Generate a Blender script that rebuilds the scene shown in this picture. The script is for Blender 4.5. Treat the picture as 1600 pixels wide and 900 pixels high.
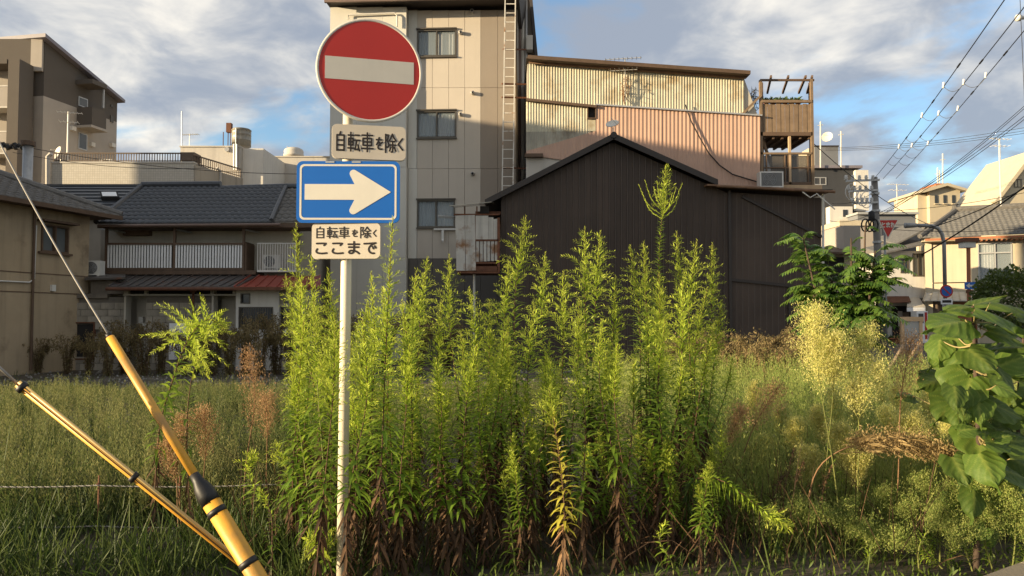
import bpy, math, random
import numpy as np
from mathutils import Vector, Matrix
R = math.radians
S = bpy.context.scene
COL = S.collection
for o in list(bpy.data.objects): bpy.data.objects.remove(o)

# ------------------------------------------------------------------ camera
EYE = Vector((0.0, 0.0, 1.55)); FPX = 1180.0; PITCH = R(2.28)
cam = bpy.data.objects.new('camera', bpy.data.cameras.new('camera')); COL.objects.link(cam)
cam.location = EYE; cam.rotation_euler = (math.pi/2 + PITCH, 0, 0)
cam.data.sensor_width = 36.0; cam.data.lens = FPX/1600*36.0
cam.data.clip_start = 0.05; cam.data.clip_end = 3000
S.camera = cam

# ------------------------------------------------------------------ sun, sky, exposure
SUN_EL = R(9.0); SUN_AZ = R(70)               # azimuth from straight behind the camera towards its left
to_sun = Vector((-math.sin(SUN_AZ)*math.cos(SUN_EL), -math.cos(SUN_AZ)*math.cos(SUN_EL), math.sin(SUN_EL)))
sl = bpy.data.lights.new('sun', 'SUN'); sl.energy = 5.0; sl.angle = R(0.6); sl.color = (1.0, 0.80, 0.51)
sun = bpy.data.objects.new('sun', sl); COL.objects.link(sun); sun.location = (-20, -10, 30)
sun.rotation_euler = (-to_sun).to_track_quat('-Z', 'Y').to_euler()
wd = bpy.data.worlds.new('World'); S.world = wd; wd.use_nodes = True
SKY_STRENGTH = 0.15
def build_world():
    nt = wd.node_tree; N = nt.nodes; L = nt.links; N.clear()
    out = N.new('ShaderNodeOutputWorld')
    sky = N.new('ShaderNodeTexSky'); sky.sky_type = 'NISHITA'; sky.sun_disc = False
    sky.sun_elevation = SUN_EL; sky.sun_rotation = math.atan2(to_sun.x, to_sun.y)
    sky.air_density = 1.0; sky.dust_density = 1.2; sky.ozone_density = 1.6; sky.altitude = 20
    bg = N.new('ShaderNodeBackground'); bg.inputs[1].default_value = SKY_STRENGTH
    tc = N.new('ShaderNodeTexCoord')
    sep = N.new('ShaderNodeSeparateXYZ'); L.new(tc.outputs['Generated'], sep.inputs[0])
    def math_(op, a, b=None, c=None):
        n = N.new('ShaderNodeMath'); n.operation = op
        for i, q in enumerate((a, b, c)):
            if q is None: continue
            if hasattr(q, 'links'): L.new(q, n.inputs[i])
            else: n.inputs[i].default_value = q
        return n.outputs[0]
    zc = math_('MAXIMUM', sep.outputs['Z'], 0.0)
    den = math_('ADD', zc, 0.30)
    u = math_('DIVIDE', sep.outputs['X'], den); v = math_('DIVIDE', sep.outputs['Y'], den)
    cmb = N.new('ShaderNodeCombineXYZ'); L.new(u, cmb.inputs[0]); L.new(v, cmb.inputs[1]); L.new(math_('MULTIPLY', zc, 1.6), cmb.inputs[2])
    def noise(scale, detail, rough, off, dist=0.0):
        m = N.new('ShaderNodeMapping'); m.inputs['Location'].default_value = off
        L.new(cmb.outputs[0], m.inputs[0])
        n = N.new('ShaderNodeTexNoise'); n.inputs['Scale'].default_value = scale
        n.inputs['Detail'].default_value = detail; n.inputs['Roughness'].default_value = rough
        n.inputs['Distortion'].default_value = dist
        L.new(m.outputs[0], n.inputs['Vector']); return n.outputs['Fac']
    def ramp(x, a, b):
        r = N.new('ShaderNodeMapRange'); r.interpolation_type = 'SMOOTHSTEP'
        L.new(x, r.inputs[0]); r.inputs[1].default_value = a; r.inputs[2].default_value = b; return r.outputs[0]
    n1 = noise(1.5, 8, 0.52, (CL[0], CL[1], 0.0), 0.3)
    n2 = noise(1.25, 7, 0.52, (CL[2], CL[3], 4.0), 0.35)
    n3 = noise(5.0, 5, 0.55, (2.0, 7.7, 1.0), 0.4)
    cover = ramp(n1, 0.38, 0.47)
    lit = math_('MULTIPLY_ADD', n3, 0.42, math_('MULTIPLY_ADD', n2, 1.0, -0.21))
    lit = ramp(lit, 0.42, 0.70)
    mixc = N.new('ShaderNodeMix'); mixc.data_type = 'RGBA'
    L.new(lit, mixc.inputs[0])
    mixc.inputs[6].default_value = CLOUD_DARK; mixc.inputs[7].default_value = CLOUD_LIT
    # the blue of the gaps: Nishita lifted slightly so both share one strength
    gain = N.new('ShaderNodeMix'); gain.data_type = 'RGBA'; gain.blend_type = 'MULTIPLY'; gain.inputs[0].default_value = 1.0
    L.new(sky.outputs[0], gain.inputs[6]); gain.inputs[7].default_value = SKY_GAIN
    mix = N.new('ShaderNodeMix'); mix.data_type = 'RGBA'
    L.new(math_('MULTIPLY', cover, 0.93), mix.inputs[0]); L.new(gain.outputs[2], mix.inputs[6]); L.new(mixc.outputs[2], mix.inputs[7])
    L.new(mix.outputs[2], bg.inputs[0]); L.new(bg.outputs[0], out.inputs[0])
CL = (11.7, 6.1, 1.2, 9.9)
CLOUD_DARK = (1.18, 1.32, 1.58, 1); CLOUD_LIT = (3.7, 3.45, 3.0, 1); SKY_GAIN = (.75, .85, .95, 1)
build_world()
S.view_settings.view_transform = 'Standard'; S.view_settings.look = 'None'
S.view_settings.exposure = 1.1; S.view_settings.gamma = 1.0; S.view_settings.use_curve_mapping = False
S.cycles.max_bounces = 6; S.cycles.transparent_max_bounces = 8

# ------------------------------------------------------------------ pixel -> place helpers (used only to measure the photograph)
def ray(px, py):
    a = (px-800)/FPX; b = (450-py)/FPX; c, s = math.cos(PITCH), math.sin(PITCH)
    return Vector((a, c - b*s, s + b*c))
def W(px, py, d):
    r = ray(px, py); return EYE + r*(d/r.y)
class Plane:
    """a vertical wall plane: origin, yaw; u runs along it, o stands out of it towards the viewer"""
    def __init__(s, x, y, yaw=0.0):
        a = R(yaw); s.O = Vector((x, y, 0)); s.t = Vector((math.cos(a), math.sin(a), 0)); s.n = Vector((math.sin(a), -math.cos(a), 0))
    def uv(s, px, py):
        r = ray(px, py); k = (s.O-EYE).dot(s.n)/r.dot(s.n); p = EYE + r*k
        return (p-s.O).dot(s.t), p.z
    def pt(s, u, z, o=0.0):
        p = s.O + s.t*u + s.n*o; return Vector((p.x, p.y, z))
    def at(s, px, py, o=0.0):
        u, z = s.uv(px, py); return s.pt(u, z, o)

# ------------------------------------------------------------------ mesh builder
class MB:
    def __init__(s): s.v = []; s.f = []
    def add(s, vs, fs):
        b = len(s.v); s.v += [tuple(q) for q in vs]; s.f += [tuple(b+i for i in f) for f in fs]; return s
    def hexa(s, p):   # 4 bottom, 4 top
        return s.add(p, [(3,2,1,0),(4,5,6,7),(0,1,5,4),(1,2,6,5),(2,3,7,6),(3,0,4,7)])
    def box(s, x0, x1, y0, y1, z0, z1):
        return s.hexa([(x0,y0,z0),(x1,y0,z0),(x1,y1,z0),(x0,y1,z0),(x0,y0,z1),(x1,y0,z1),(x1,y1,z1),(x0,y1,z1)])
    def ubox(s, P, u0, u1, z0, z1, o0, o1):
        q = [P.pt(u0,z0,o1),P.pt(u1,z0,o1),P.pt(u1,z0,o0),P.pt(u0,z0,o0)]
        t = [P.pt(u0,z1,o1),P.pt(u1,z1,o1),P.pt(u1,z1,o0),P.pt(u0,z1,o0)]
        return s.hexa(q+t)
    def pbox(s, P, x0, y0, x1, y1, o0, o1):
        my = (y0+y1)/2; mx = (x0+x1)/2
        u0 = P.uv(x0,my)[0]; u1 = P.uv(x1,my)[0]; z1 = P.uv(mx,y0)[1]; z0 = P.uv(mx,y1)[1]
        return s.ubox(P, u0, u1, z0, z1, o0, o1)
    def prism(s, poly, off):
        n = len(poly); off = Vector(off); a = [Vector(p) for p in poly]; b = [p+off for p in a]
        fs = [tuple(range(n)), tuple(range(2*n-1, n-1, -1))]
        fs += [(i, n+i, n+(i+1) % n, (i+1) % n) for i in range(n)]
        return s.add(a+b, fs)
    def pprism(s, P, pxs, o0, o1):
        return s.prism([P.at(x, y, o1) for x, y in pxs], P.n*(o0-o1))
    def tube(s, pts, r, n=8, cap=True):
        pts = [Vector(p) for p in pts]; m = len(pts); rs = r if isinstance(r, (list, tuple)) else [r]*m
        up = Vector((0,0,1)); b = len(s.v); prev = None
        for i, p in enumerate(pts):
            t = (pts[min(i+1,m-1)]-pts[max(i-1,0)]).normalized()
            if prev is None:
                a = t.orthogonal().normalized()
            else:
                a = (prev - t*prev.dot(t))
                a = a.normalized() if a.length > 1e-6 else t.orthogonal().normalized()
            prev = a; c = t.cross(a)
            for k in range(n):
                w = 2*math.pi*k/n; s.v.append(tuple(p + (a*math.cos(w)+c*math.sin(w))*rs[i]))
        for i in range(m-1):
            for k in range(n):
                k2 = (k+1) % n; s.f.append((b+i*n+k, b+i*n+k2, b+(i+1)*n+k2, b+(i+1)*n+k))
        if cap:
            s.f.append(tuple(b+k for k in range(n-1,-1,-1))); s.f.append(tuple(b+(m-1)*n+k for k in range(n)))
        return s
    def bar(s, a, b, w, h=None):     # straight bar with square section
        a = Vector(a); b = Vector(b); h = h or w; t = (b-a).normalized()
        ref = Vector((0,0,1)) if abs(t.z) < 0.95 else Vector((1,0,0))
        e = t.cross(ref).normalized()*w/2; g = e.cross(t).normalized()*h/2
        return s.hexa([a-e-g,a+e-g,a+e+g,a-e+g,b-e-g,b+e-g,b+e+g,b-e+g])
    def lathe(s, c, prof, n=20, axis='z'):
        b = len(s.v); c = Vector(c); m = len(prof)
        for r, h in prof:
            for k in range(n):
                w = 2*math.pi*k/n; s.v.append(tuple(c+Vector((r*math.cos(w), r*math.sin(w), h))))
        for i in range(m-1):
            for k in range(n):
                k2 = (k+1) % n; s.f.append((b+i*n+k, b+i*n+k2, b+(i+1)*n+k2, b+(i+1)*n+k))
        s.f.append(tuple(b+k for k in range(n-1,-1,-1))); s.f.append(tuple(b+(m-1)*n+k for k in range(n)))
        return s
    def build(s, name, mat, parent=None, smooth=False, kind=None):
        me = bpy.data.meshes.new(name)
        off = parent_world(parent) if parent else Vector((0,0,0))
        me.from_pydata([(x-off.x, y-off.y, z-off.z) for x, y, z in s.v], [], s.f); me.update()
        if smooth: me.polygons.foreach_set('use_smooth', [True]*len(me.polygons))
        me.materials.append(M[mat]); o = bpy.data.objects.new(name, me); COL.objects.link(o)
        if parent: o.parent = parent
        if kind: o['kind'] = kind
        return o
def parent_world(p):
    v = Vector((0,0,0))
    while p: v += p.location; p = p.parent
    return v
def tag(o, label, cat, group=None, kind=None):
    o['label'] = label; o['category'] = cat
    if group: o['group'] = group
    if kind: o['kind'] = kind
    return o
def thing(name, label, cat, loc=(0,0,0), group=None):
    o = bpy.data.objects.new(name, None); COL.objects.link(o); o.location = Vector(loc); o.empty_display_size = 0.2
    return tag(o, label, cat, group)
def clone(o, parent, delta=(0,0,0)):
    c = o.copy(); COL.objects.link(c); c.parent = parent; c.location = o.location + Vector(delta); return c
def structure(mb, name, mat, smooth=False):
    o = mb.build(name, mat, smooth=smooth); o['kind'] = 'structure'; return o
def part(name, mat, parent, fn, *a, **k):
    m = MB(); getattr(m, fn)(*a, **k); return m.build(name, mat, parent)
def lerp(a, b, t): return a+(b-a)*t
def pl(pts, x):      # piecewise linear y at x
    if x <= pts[0][0]: return pts[0][1]
    for (a, b), (c, d) in zip(pts, pts[1:]):
        if x <= c: return lerp(b, d, (x-a)/(c-a))
    return pts[-1][1]
def cut(rect, holes):     # rectangle minus rectangles -> rectangles
    out = [rect]
    for h in holes:
        nx = []
        for r in out:
            x0, y0, x1, y1 = r; a, b, c, d = max(x0,h[0]), max(y0,h[1]), min(x1,h[2]), min(y1,h[3])
            if a >= c or b >= d: nx.append(r); continue
            if y0 < b: nx.append((x0,y0,x1,b))
            if d < y1: nx.append((x0,d,x1,y1))
            if x0 < a: nx.append((x0,b,a,d))
            if c < x1: nx.append((c,b,x1,d))
        out = nx
    return out
def holed(P, rect, holes, o0, o1):
    m = MB()
    for r in cut(rect, holes): m.pbox(P, *r, o0, o1)
    return m

# ------------------------------------------------------------------ materials
M = {}
def mat(name, col, rough=0.8, var=0.12, scale=3.0, col2=None, blend=0.0, streak=0.0, bump=0.0, bscale=60, metal=0.0, spec=0.4, grime=0.0):
    m = bpy.data.materials.new(name); m.use_nodes = True; nt = m.node_tree; N = nt.nodes; L = nt.links
    b = N['Principled BSDF']; b.inputs['Roughness'].default_value = rough; b.inputs['Metallic'].default_value = metal
    b.inputs['Specular IOR Level'].default_value = spec
    tc = N.new('ShaderNodeTexCoord'); oi = N.new('ShaderNodeObjectInfo')
    def nz(sc, det, scl=(1,1,1), rg=0.6):
        mp = N.new('ShaderNodeMapping'); mp.inputs['Scale'].default_value = scl; L.new(tc.outputs['Object'], mp.inputs[0])
        n = N.new('ShaderNodeTexNoise'); n.inputs['Scale'].default_value = sc; n.inputs['Detail'].default_value = det
        n.inputs['Roughness'].default_value = rg; L.new(mp.outputs[0], n.inputs['Vector']); return n.outputs['Fac']
    def mr(x, a, b_, c, d):
        r = N.new('ShaderNodeMapRange'); L.new(x, r.inputs[0])
        for i, q in enumerate((a, b_, c, d)): r.inputs[i+1].default_value = q
        return r.outputs[0]
    def mixc(f, a, c, mode='MIX'):
        x = N.new('ShaderNodeMix'); x.data_type = 'RGBA'; x.blend_type = mode
        if hasattr(f, 'links'): L.new(f, x.inputs[0])
        else: x.inputs[0].default_value = f
        for i, q in ((6, a), (7, c)):
            if hasattr(q, 'links'): L.new(q, x.inputs[i])
            else: x.inputs[i].default_value = (*q, 1)
        return x.outputs[2]
    c = col
    if col2: c = mixc(mr(nz(scale*0.7, 6), 0.62-blend, 0.72-blend*0.6, 0, 1), col, col2)
    vv = mr(nz(scale, 8), 0.25, 0.75, 1-var, 1+var)
    hs = N.new('ShaderNodeHueSaturation'); hs.inputs['Color'].default_value = (*col, 1)
    if hasattr(c, 'links'): L.new(c, hs.inputs['Color'])
    mm = N.new('ShaderNodeMath'); mm.operation = 'MULTIPLY'; L.new(vv, mm.inputs[0]); L.new(mr(oi.outputs['Random'], 0, 1, 1-var*0.5, 1+var*0.5), mm.inputs[1])
    L.new(mm.outputs[0], hs.inputs['Value']); c = hs.outputs[0]
    if streak: c = mixc(mr(nz(1.6, 6, (3.2, 3.2, 0.22)), 0.48, 0.75, 0, streak), c, tuple(q*0.35+0.004 for q in col))
    if grime: c = mixc(mr(nz(0.5, 8, (1,1,1), 0.7), 0.45, 0.72, 0, grime), c, (0.035, 0.03, 0.025))
    L.new(c, b.inputs['Base Color'])
    if bump:
        bp = N.new('ShaderNodeBump'); bp.inputs['Strength'].default_value = bump; bp.inputs['Distance'].default_value = 0.01
        L.new(nz(bscale, 4), bp.inputs['Height']); L.new(bp.outputs[0], b.inputs['Normal'])
    M[name] = m; return m
def leafmat(name, col, col2, trans=0.45, rough=0.55, spec=0.3):
    """col..col2 by the leaf's own tint; light passes through"""
    m = bpy.data.materials.new(name); m.use_nodes = True; nt = m.node_tree; N = nt.nodes; L = nt.links; N.clear()
    out = N.new('ShaderNodeOutputMaterial'); b = N.new('ShaderNodeBsdfPrincipled'); t = N.new('ShaderNodeBsdfTranslucent'); mx = N.new('ShaderNodeMixShader')
    b.inputs['Roughness'].default_value = rough; b.inputs['Specular IOR Level'].default_value = spec
    at = N.new('ShaderNodeAttribute'); at.attribute_name = 'tint'
    c = N.new('ShaderNodeMix'); c.data_type = 'RGBA'; L.new(at.outputs['Fac'], c.inputs[0])
    c.inputs[6].default_value = (*col, 1); c.inputs[7].default_value = (*col2, 1)
    oi = N.new('ShaderNodeObjectInfo'); hs = N.new('ShaderNodeHueSaturation'); L.new(c.outputs[2], hs.inputs['Color'])
    mr = N.new('ShaderNodeMapRange'); L.new(oi.outputs['Random'], mr.inputs[0]); mr.inputs[3].default_value = 0.8; mr.inputs[4].default_value = 1.15
    L.new(mr.outputs[0], hs.inputs['Value'])
    L.new(hs.outputs[0], b.inputs['Base Color']); L.new(hs.outputs[0], t.inputs['Color'])
    mx.inputs[0].default_value = trans; L.new(b.outputs[0], mx.inputs[1]); L.new(t.outputs[0], mx.inputs[2]); L.new(mx.outputs[0], out.inputs[0])
    M[name] = m
def glassmat(name, col, rough=0.08):
    m = bpy.data.materials.new(name); m.use_nodes = True; b = m.node_tree.nodes['Principled BSDF']
    b.inputs['Base Color'].default_value = (*col, 1); b.inputs['Roughness'].default_value = rough; b.inputs['Specular IOR Level'].default_value = 0.6
    M[name] = m
def clearmat(name, col, alpha):      # thin see-through sheet
    m = bpy.data.materials.new(name); m.use_nodes = True; b = m.node_tree.nodes['Principled BSDF']
    b.inputs['Base Color'].default_value = (*col, 1); b.inputs['Roughness'].default_value = 0.12; b.inputs['Alpha'].default_value = alpha
    M[name] = m

mat('soil', (0.075,0.06,0.04), 0.95, 0.4, 1.2, (0.13,0.11,0.085), 0.10, bump=0.8, bscale=18)
mat('asphalt', (0.05,0.05,0.052), 0.9, 0.2, 4, bump=0.5, bscale=120)
mat('kerb', (0.30,0.25,0.18), 0.9, 0.2, 4, grime=0.4, bump=0.4)
mat('stone', (0.26,0.24,0.21), 0.9, 0.3, 6, bump=0.4)
# signs
mat('sign_red', (0.43,0.020,0.012), 0.42, 0.06, 2.5, spec=0.45, bump=0.02, bscale=200)
mat('sign_white', (0.60,0.565,0.49), 0.5, 0.05, 6, spec=0.4, streak=0.14, bump=0.05, bscale=120)
mat('sign_plate', (0.58,0.51,0.41), 0.5, 0.07, 5, spec=0.4, streak=0.12)
mat('sign_blue', (0.004,0.105,0.42), 0.38, 0.06, 2.5, spec=0.45, bump=0.02, bscale=200)
mat('sign_rim', (0.60,0.56,0.49), 0.45, 0.08, 5)
mat('ink', (0.02,0.014,0.012), 0.5, 0.05, 5)
mat('pole_paint', (0.70,0.62,0.48), 0.4, 0.07, 3, col2=(0.5,0.42,0.3), blend=0.02, streak=0.10, bump=0.08, bscale=90)
mat('galv', (0.42,0.42,0.41), 0.45, 0.15, 8, metal=0.5)
mat('guard_yellow', (0.66,0.33,0.035), 0.5, 0.14, 5, col2=(0.40,0.22,0.06), blend=0.10, streak=0.12, spec=0.5, bump=0.05)
mat('guard_lip', (0.60,0.42,0.16), 0.4, 0.10, 6)
mat('rubber', (0.014,0.013,0.012), 0.5, 0.2, 8)
mat('wire_steel', (0.27,0.25,0.22), 0.6, 0.15, 8)
mat('rope', (0.38,0.35,0.29), 0.9, 0.2, 30)
mat('rope_dark', (0.06,0.055,0.05), 0.9, 0.2, 30)
mat('rust_stake', (0.16,0.07,0.035), 0.85, 0.3, 12)
# buildings
mat('tan_stucco', (0.40,0.31,0.20), 0.92, 0.10, 1.2, col2=(0.24,0.18,0.115), blend=0.06, streak=0.35, bump=0.25, bscale=70)
mat('old_block', (0.31,0.275,0.22), 0.95, 0.22, 2.5, streak=0.35, grime=0.35, bump=0.5, bscale=70)
mat('dark_block', (0.20,0.17,0.135), 0.95, 0.25, 1.5, streak=0.5, grime=0.6, bump=0.5, bscale=60)
mat('mortar', (0.16,0.14,0.115), 0.95, 0.2, 4)
mat('house_wall', (0.47,0.43,0.355), 0.9, 0.08, 1.5, streak=0.2)
mat('white_wall', (0.62,0.585,0.52), 0.9, 0.07, 1.5, streak=0.2)
mat('cream_wall', (0.50,0.425,0.30), 0.9, 0.06, 1.0, streak=0.15)
mat('kawara', (0.062,0.064,0.068), 0.5, 0.25, 8, spec=0.45)
mat('kawara_old', (0.13,0.12,0.108), 0.8, 0.3, 6, grime=0.2)
mat('kawara_grey', (0.125,0.12,0.112), 0.75, 0.3, 7, grime=0.15)
mat('metal_roof', (0.085,0.075,0.068), 0.45, 0.15, 3, col2=(0.14,0.07,0.045), blend=0.05, metal=0.2)
mat('red_roof', (0.26,0.05,0.028), 0.5, 0.15, 3, streak=0.1)
mat('slate_roof', (0.075,0.08,0.088), 0.5, 0.12, 3)
mat('brown_wood', (0.115,0.072,0.045), 0.7, 0.2, 5, streak=0.2)
mat('warm_wood', (0.22,0.15,0.092), 0.75, 0.2, 5, streak=0.25)
mat('pale_wood', (0.46,0.32,0.19), 0.75, 0.15, 5, streak=0.1)
mat('slat_white', (0.80,0.79,0.77), 0.6, 0.06, 5, streak=0.12)
mat('dark_open', (0.022,0.019,0.017), 0.9, 0.2, 3)
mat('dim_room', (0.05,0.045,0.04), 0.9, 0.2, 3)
mat('frame_bronze', (0.095,0.082,0.065), 0.45, 0.1, 5, metal=0.3)
mat('frame_alu', (0.42,0.41,0.39), 0.4, 0.1, 5, metal=0.4)
mat('curtain', (0.50,0.49,0.46), 0.95, 0.08, 6)
mat('curtain_blue', (0.33,0.36,0.37), 0.95, 0.08, 6)
mat('ac_white', (0.62,0.60,0.55), 0.5, 0.05, 4, streak=0.15)
mat('ac_grille', (0.14,0.14,0.135), 0.6, 0.1, 8)
mat('apt_dark', (0.105,0.088,0.072), 0.9, 0.05, 1.5)
mat('apt_beige', (0.37,0.325,0.275), 0.9, 0.05, 1.5, streak=0.06)
mat('apt_trim', (0.20,0.18,0.20), 0.5, 0.05, 3)
mat('mosaic', (0.52,0.48,0.41), 0.5, 0.06, 2, streak=0.1)
mat('concrete_white', (0.50,0.46,0.40), 0.9, 0.08, 1, streak=0.22)
mat('concrete_grime', (0.36,0.32,0.26), 0.9, 0.2, 1, streak=0.6, grime=0.3)
mat('steel_tank', (0.26,0.24,0.20), 0.5, 0.2, 4, streak=0.3, metal=0.4)
mat('rusty', (0.13,0.055,0.03), 0.85, 0.35, 8)
mat('rail_brown', (0.14,0.10,0.07), 0.7, 0.2, 6)
mat('tower_beige', (0.50,0.44,0.365), 0.9, 0.04, 1.2, streak=0.07, bump=0.15, bscale=50)
mat('tower_taupe', (0.27,0.225,0.18), 0.9, 0.04, 1.2, streak=0.07, bump=0.15, bscale=50)
mat('tower_white', (0.60,0.57,0.50), 0.88, 0.04, 1.2, streak=0.08)
mat('tower_grey', (0.13,0.115,0.10), 0.9, 0.08, 1.2)
mat('joint', (0.20,0.165,0.125), 0.95, 0.1, 3)
mat('tower_roof', (0.060,0.050,0.045), 0.7, 0.15, 3)
mat('gutter', (0.17,0.115,0.09), 0.5, 0.1, 3)
mat('ladder_white', (0.60,0.56,0.49), 0.5, 0.1, 4, col2=(0.3,0.16,0.08), blend=0.03)
mat('yellow_tin', (0.55,0.505,0.37), 0.75, 0.14, 1.6, col2=(0.38,0.30,0.18), blend=0.09, streak=0.30, grime=0.15)
mat('grey_tin', (0.36,0.33,0.26), 0.8, 0.2, 1.6, col2=(0.22,0.18,0.13), blend=0.1, streak=0.4)
mat('pink_tin', (0.51,0.325,0.235), 0.7, 0.07, 1.5, streak=0.16)
mat('white_tin', (0.50,0.475,0.43), 0.7, 0.14, 2.2, col2=(0.24,0.12,0.055), blend=0.07, streak=0.5)
mat('brown_siding', (0.062,0.044,0.034), 0.6, 0.24, 0.8, streak=0.35, spec=0.3)
mat('brown_trim', (0.036,0.028,0.024), 0.55, 0.1, 2)
mat('rib_edge', (0.085,0.064,0.052), 0.55, 0.1, 2)
mat('rusty_roof', (0.21,0.12,0.07), 0.8, 0.3, 4, streak=0.2)
mat('cable', (0.012,0.011,0.010), 0.6, 0.1, 5)
mat('charcoal_wall', (0.045,0.046,0.05), 0.8, 0.1, 2)
mat('grey_block', (0.17,0.175,0.185), 0.85, 0.08, 2)
mat('pole_concrete', (0.20,0.185,0.165), 0.9, 0.12, 4, streak=0.25)
mat('insulator', (0.62,0.60,0.56), 0.3, 0.08, 5)
mat('antenna', (0.44,0.42,0.38), 0.4, 0.1, 5, metal=0.5)
mat('antenna_white', (0.62,0.58,0.5), 0.4, 0.1, 5)
mat('shutter', (0.36,0.35,0.33), 0.6, 0.1, 3, streak=0.15)
mat('awning', (0.52,0.47,0.38), 0.8, 0.1, 3, streak=0.2)
mat('terracotta', (0.34,0.13,0.06), 0.8, 0.15, 6)
mat('navy_roof', (0.028,0.033,0.045), 0.6, 0.1, 3)
mat('lamp_grey', (0.27,0.27,0.265), 0.5, 0.1, 4, metal=0.3)
mat('grey_tarp', (0.34,0.34,0.33), 0.6, 0.1, 3)
glassmat('glass_dark', (0.03,0.035,0.038)); glassmat('glass_grey', (0.13,0.14,0.14), 0.12)
clearmat('clear_glass', (0.35,0.4,0.42), 0.3); clearmat('screen_net', (0.10,0.085,0.07), 0.72); clearmat('poly_sheet', (0.5,0.47,0.38), 0.75)
# plants
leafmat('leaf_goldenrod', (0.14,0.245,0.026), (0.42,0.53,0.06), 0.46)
leafmat('leaf_deep', (0.05,0.085,0.016), (0.12,0.165,0.024), 0.36)
leafmat('leaf_yellow', (0.56,0.50,0.06), (0.76,0.67,0.15), 0.45)
leafmat('plume_green', (0.27,0.39,0.036), (0.60,0.64,0.09), 0.46)
leafmat('withered', (0.05,0.030,0.018), (0.15,0.085,0.045), 0.2, 0.85)
leafmat('dry_plume', (0.36,0.20,0.10), (0.58,0.38,0.20), 0.35, 0.85)
leafmat('pale_plume', (0.54,0.54,0.13), (0.80,0.72,0.31), 0.42, 0.8)
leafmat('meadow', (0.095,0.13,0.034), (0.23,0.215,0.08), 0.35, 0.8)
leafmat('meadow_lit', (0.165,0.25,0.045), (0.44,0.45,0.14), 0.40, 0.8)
leafmat('grass', (0.045,0.08,0.016), (0.13,0.165,0.045), 0.4)
leafmat('dry_grass', (0.28,0.19,0.08), (0.48,0.35,0.16), 0.3, 0.85)
leafmat('bush_brown', (0.12,0.10,0.04), (0.30,0.22,0.10), 0.3, 0.85)
leafmat('toon_leaf', (0.06,0.13,0.025), (0.19,0.28,0.05), 0.38, 0.4, 0.4)
leafmat('shrub_leaf', (0.045,0.085,0.018), (0.16,0.20,0.035), 0.3, 0.4, 0.4)
leafmat('pot_leaf', (0.05,0.10,0.03), (0.14,0.19,0.07), 0.3, 0.5)
mat('stem_green', (0.14,0.15,0.035), 0.7, 0.2, 10)
mat('stem_brown', (0.095,0.05,0.026), 0.8, 0.3, 12)
mat('stem_dry', (0.20,0.11,0.055), 0.85, 0.3, 12)
mat('bark', (0.075,0.05,0.034), 0.9, 0.3, 8, bump=0.5)
mat('petiole', (0.30,0.24,0.10), 0.6, 0.2, 8)
def brickmat(name, c1, c2, cm, w, h, ms):
    mat(name, c1, 0.55, 0.05, 2); nt = M[name].node_tree; N = nt.nodes; L = nt.links; b = N['Principled BSDF']
    tc = N.new('ShaderNodeTexCoord'); mp = N.new('ShaderNodeMapping'); mp.inputs['Rotation'].default_value = (R(90), 0, 0)
    L.new(tc.outputs['Object'], mp.inputs[0])
    t = N.new('ShaderNodeTexBrick'); t.offset = 0.0; t.inputs['Color1'].default_value = (*c1,1); t.inputs['Color2'].default_value = (*c2,1); t.inputs['Mortar'].default_value = (*cm,1)
    t.inputs['Scale'].default_value = 1.0; t.inputs['Mortar Size'].default_value = ms; t.inputs['Brick Width'].default_value = w; t.inputs['Row Height'].default_value = h
    L.new(mp.outputs[0], t.inputs['Vector']); L.new(t.outputs['Color'], b.inputs['Base Color'])
brickmat('mosaic', (0.52,0.48,0.41), (0.47,0.43,0.36), (0.34,0.31,0.26), 0.1, 0.1, 0.006)

# ------------------------------------------------------------------ shared builders
def tiled(EL, ER, RL, RR, w, nrow, amp, step):
    m = MB(); EL, ER, RL, RR = map(Vector, (EL, ER, RL, RR)); e = (ER-EL).normalized()
    h = (RL-EL) - e*(RL-EL).dot(e); n = e.cross(h).normalized()
    if n.z < 0: n = -n
    l1, r0, r1 = (RL-EL).dot(e), (ER-EL).length, (RR-EL).dot(e)
    lo, hi = min(0, l1), max(r0, r1); ns = int((hi-lo)/w*4)+1
    rnd = random.Random(4)
    for r in range(nrow):
        v0, v1 = r/nrow, (r+1)/nrow; b = len(m.v); k = 0; j = rnd.uniform(-.004, .004)
        xs = [lo+(hi-lo)*i/ns for i in range(ns+1)]
        for x in xs:
            p = amp*math.cos(2*math.pi*x/w)
            xa = min(max(x, lerp(0, l1, v0)), lerp(r0, r1, v0)); xb = min(max(x, lerp(0, l1, v1)), lerp(r0, r1, v1))
            A = EL+e*xa+h*v0; B = EL+e*xb+h*v1
            m.v += [tuple(A), tuple(A+n*(step+p+amp+j)), tuple(B+n*(p+amp))]
        for i in range(ns):
            a = b+i*3
            if (Vector(m.v[a])-Vector(m.v[a+3])).length < 1e-5 and (Vector(m.v[a+2])-Vector(m.v[a+5])).length < 1e-5: continue
            m.f += [(a, a+3, a+4, a+1), (a+1, a+4, a+5, a+2)]
    return m
def ring(P, x0, y0, x1, y1, t, o0, o1, m=None):     # frame of t px
    m = m or MB()
    m.pbox(P, x0, y0, x1, y0+t, o0, o1); m.pbox(P, x0, y1-t, x1, y1, o0, o1)
    m.pbox(P, x0, y0+t, x0+t, y1-t, o0, o1); m.pbox(P, x1-t, y0+t, x1, y1-t, o0, o1); return m
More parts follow.
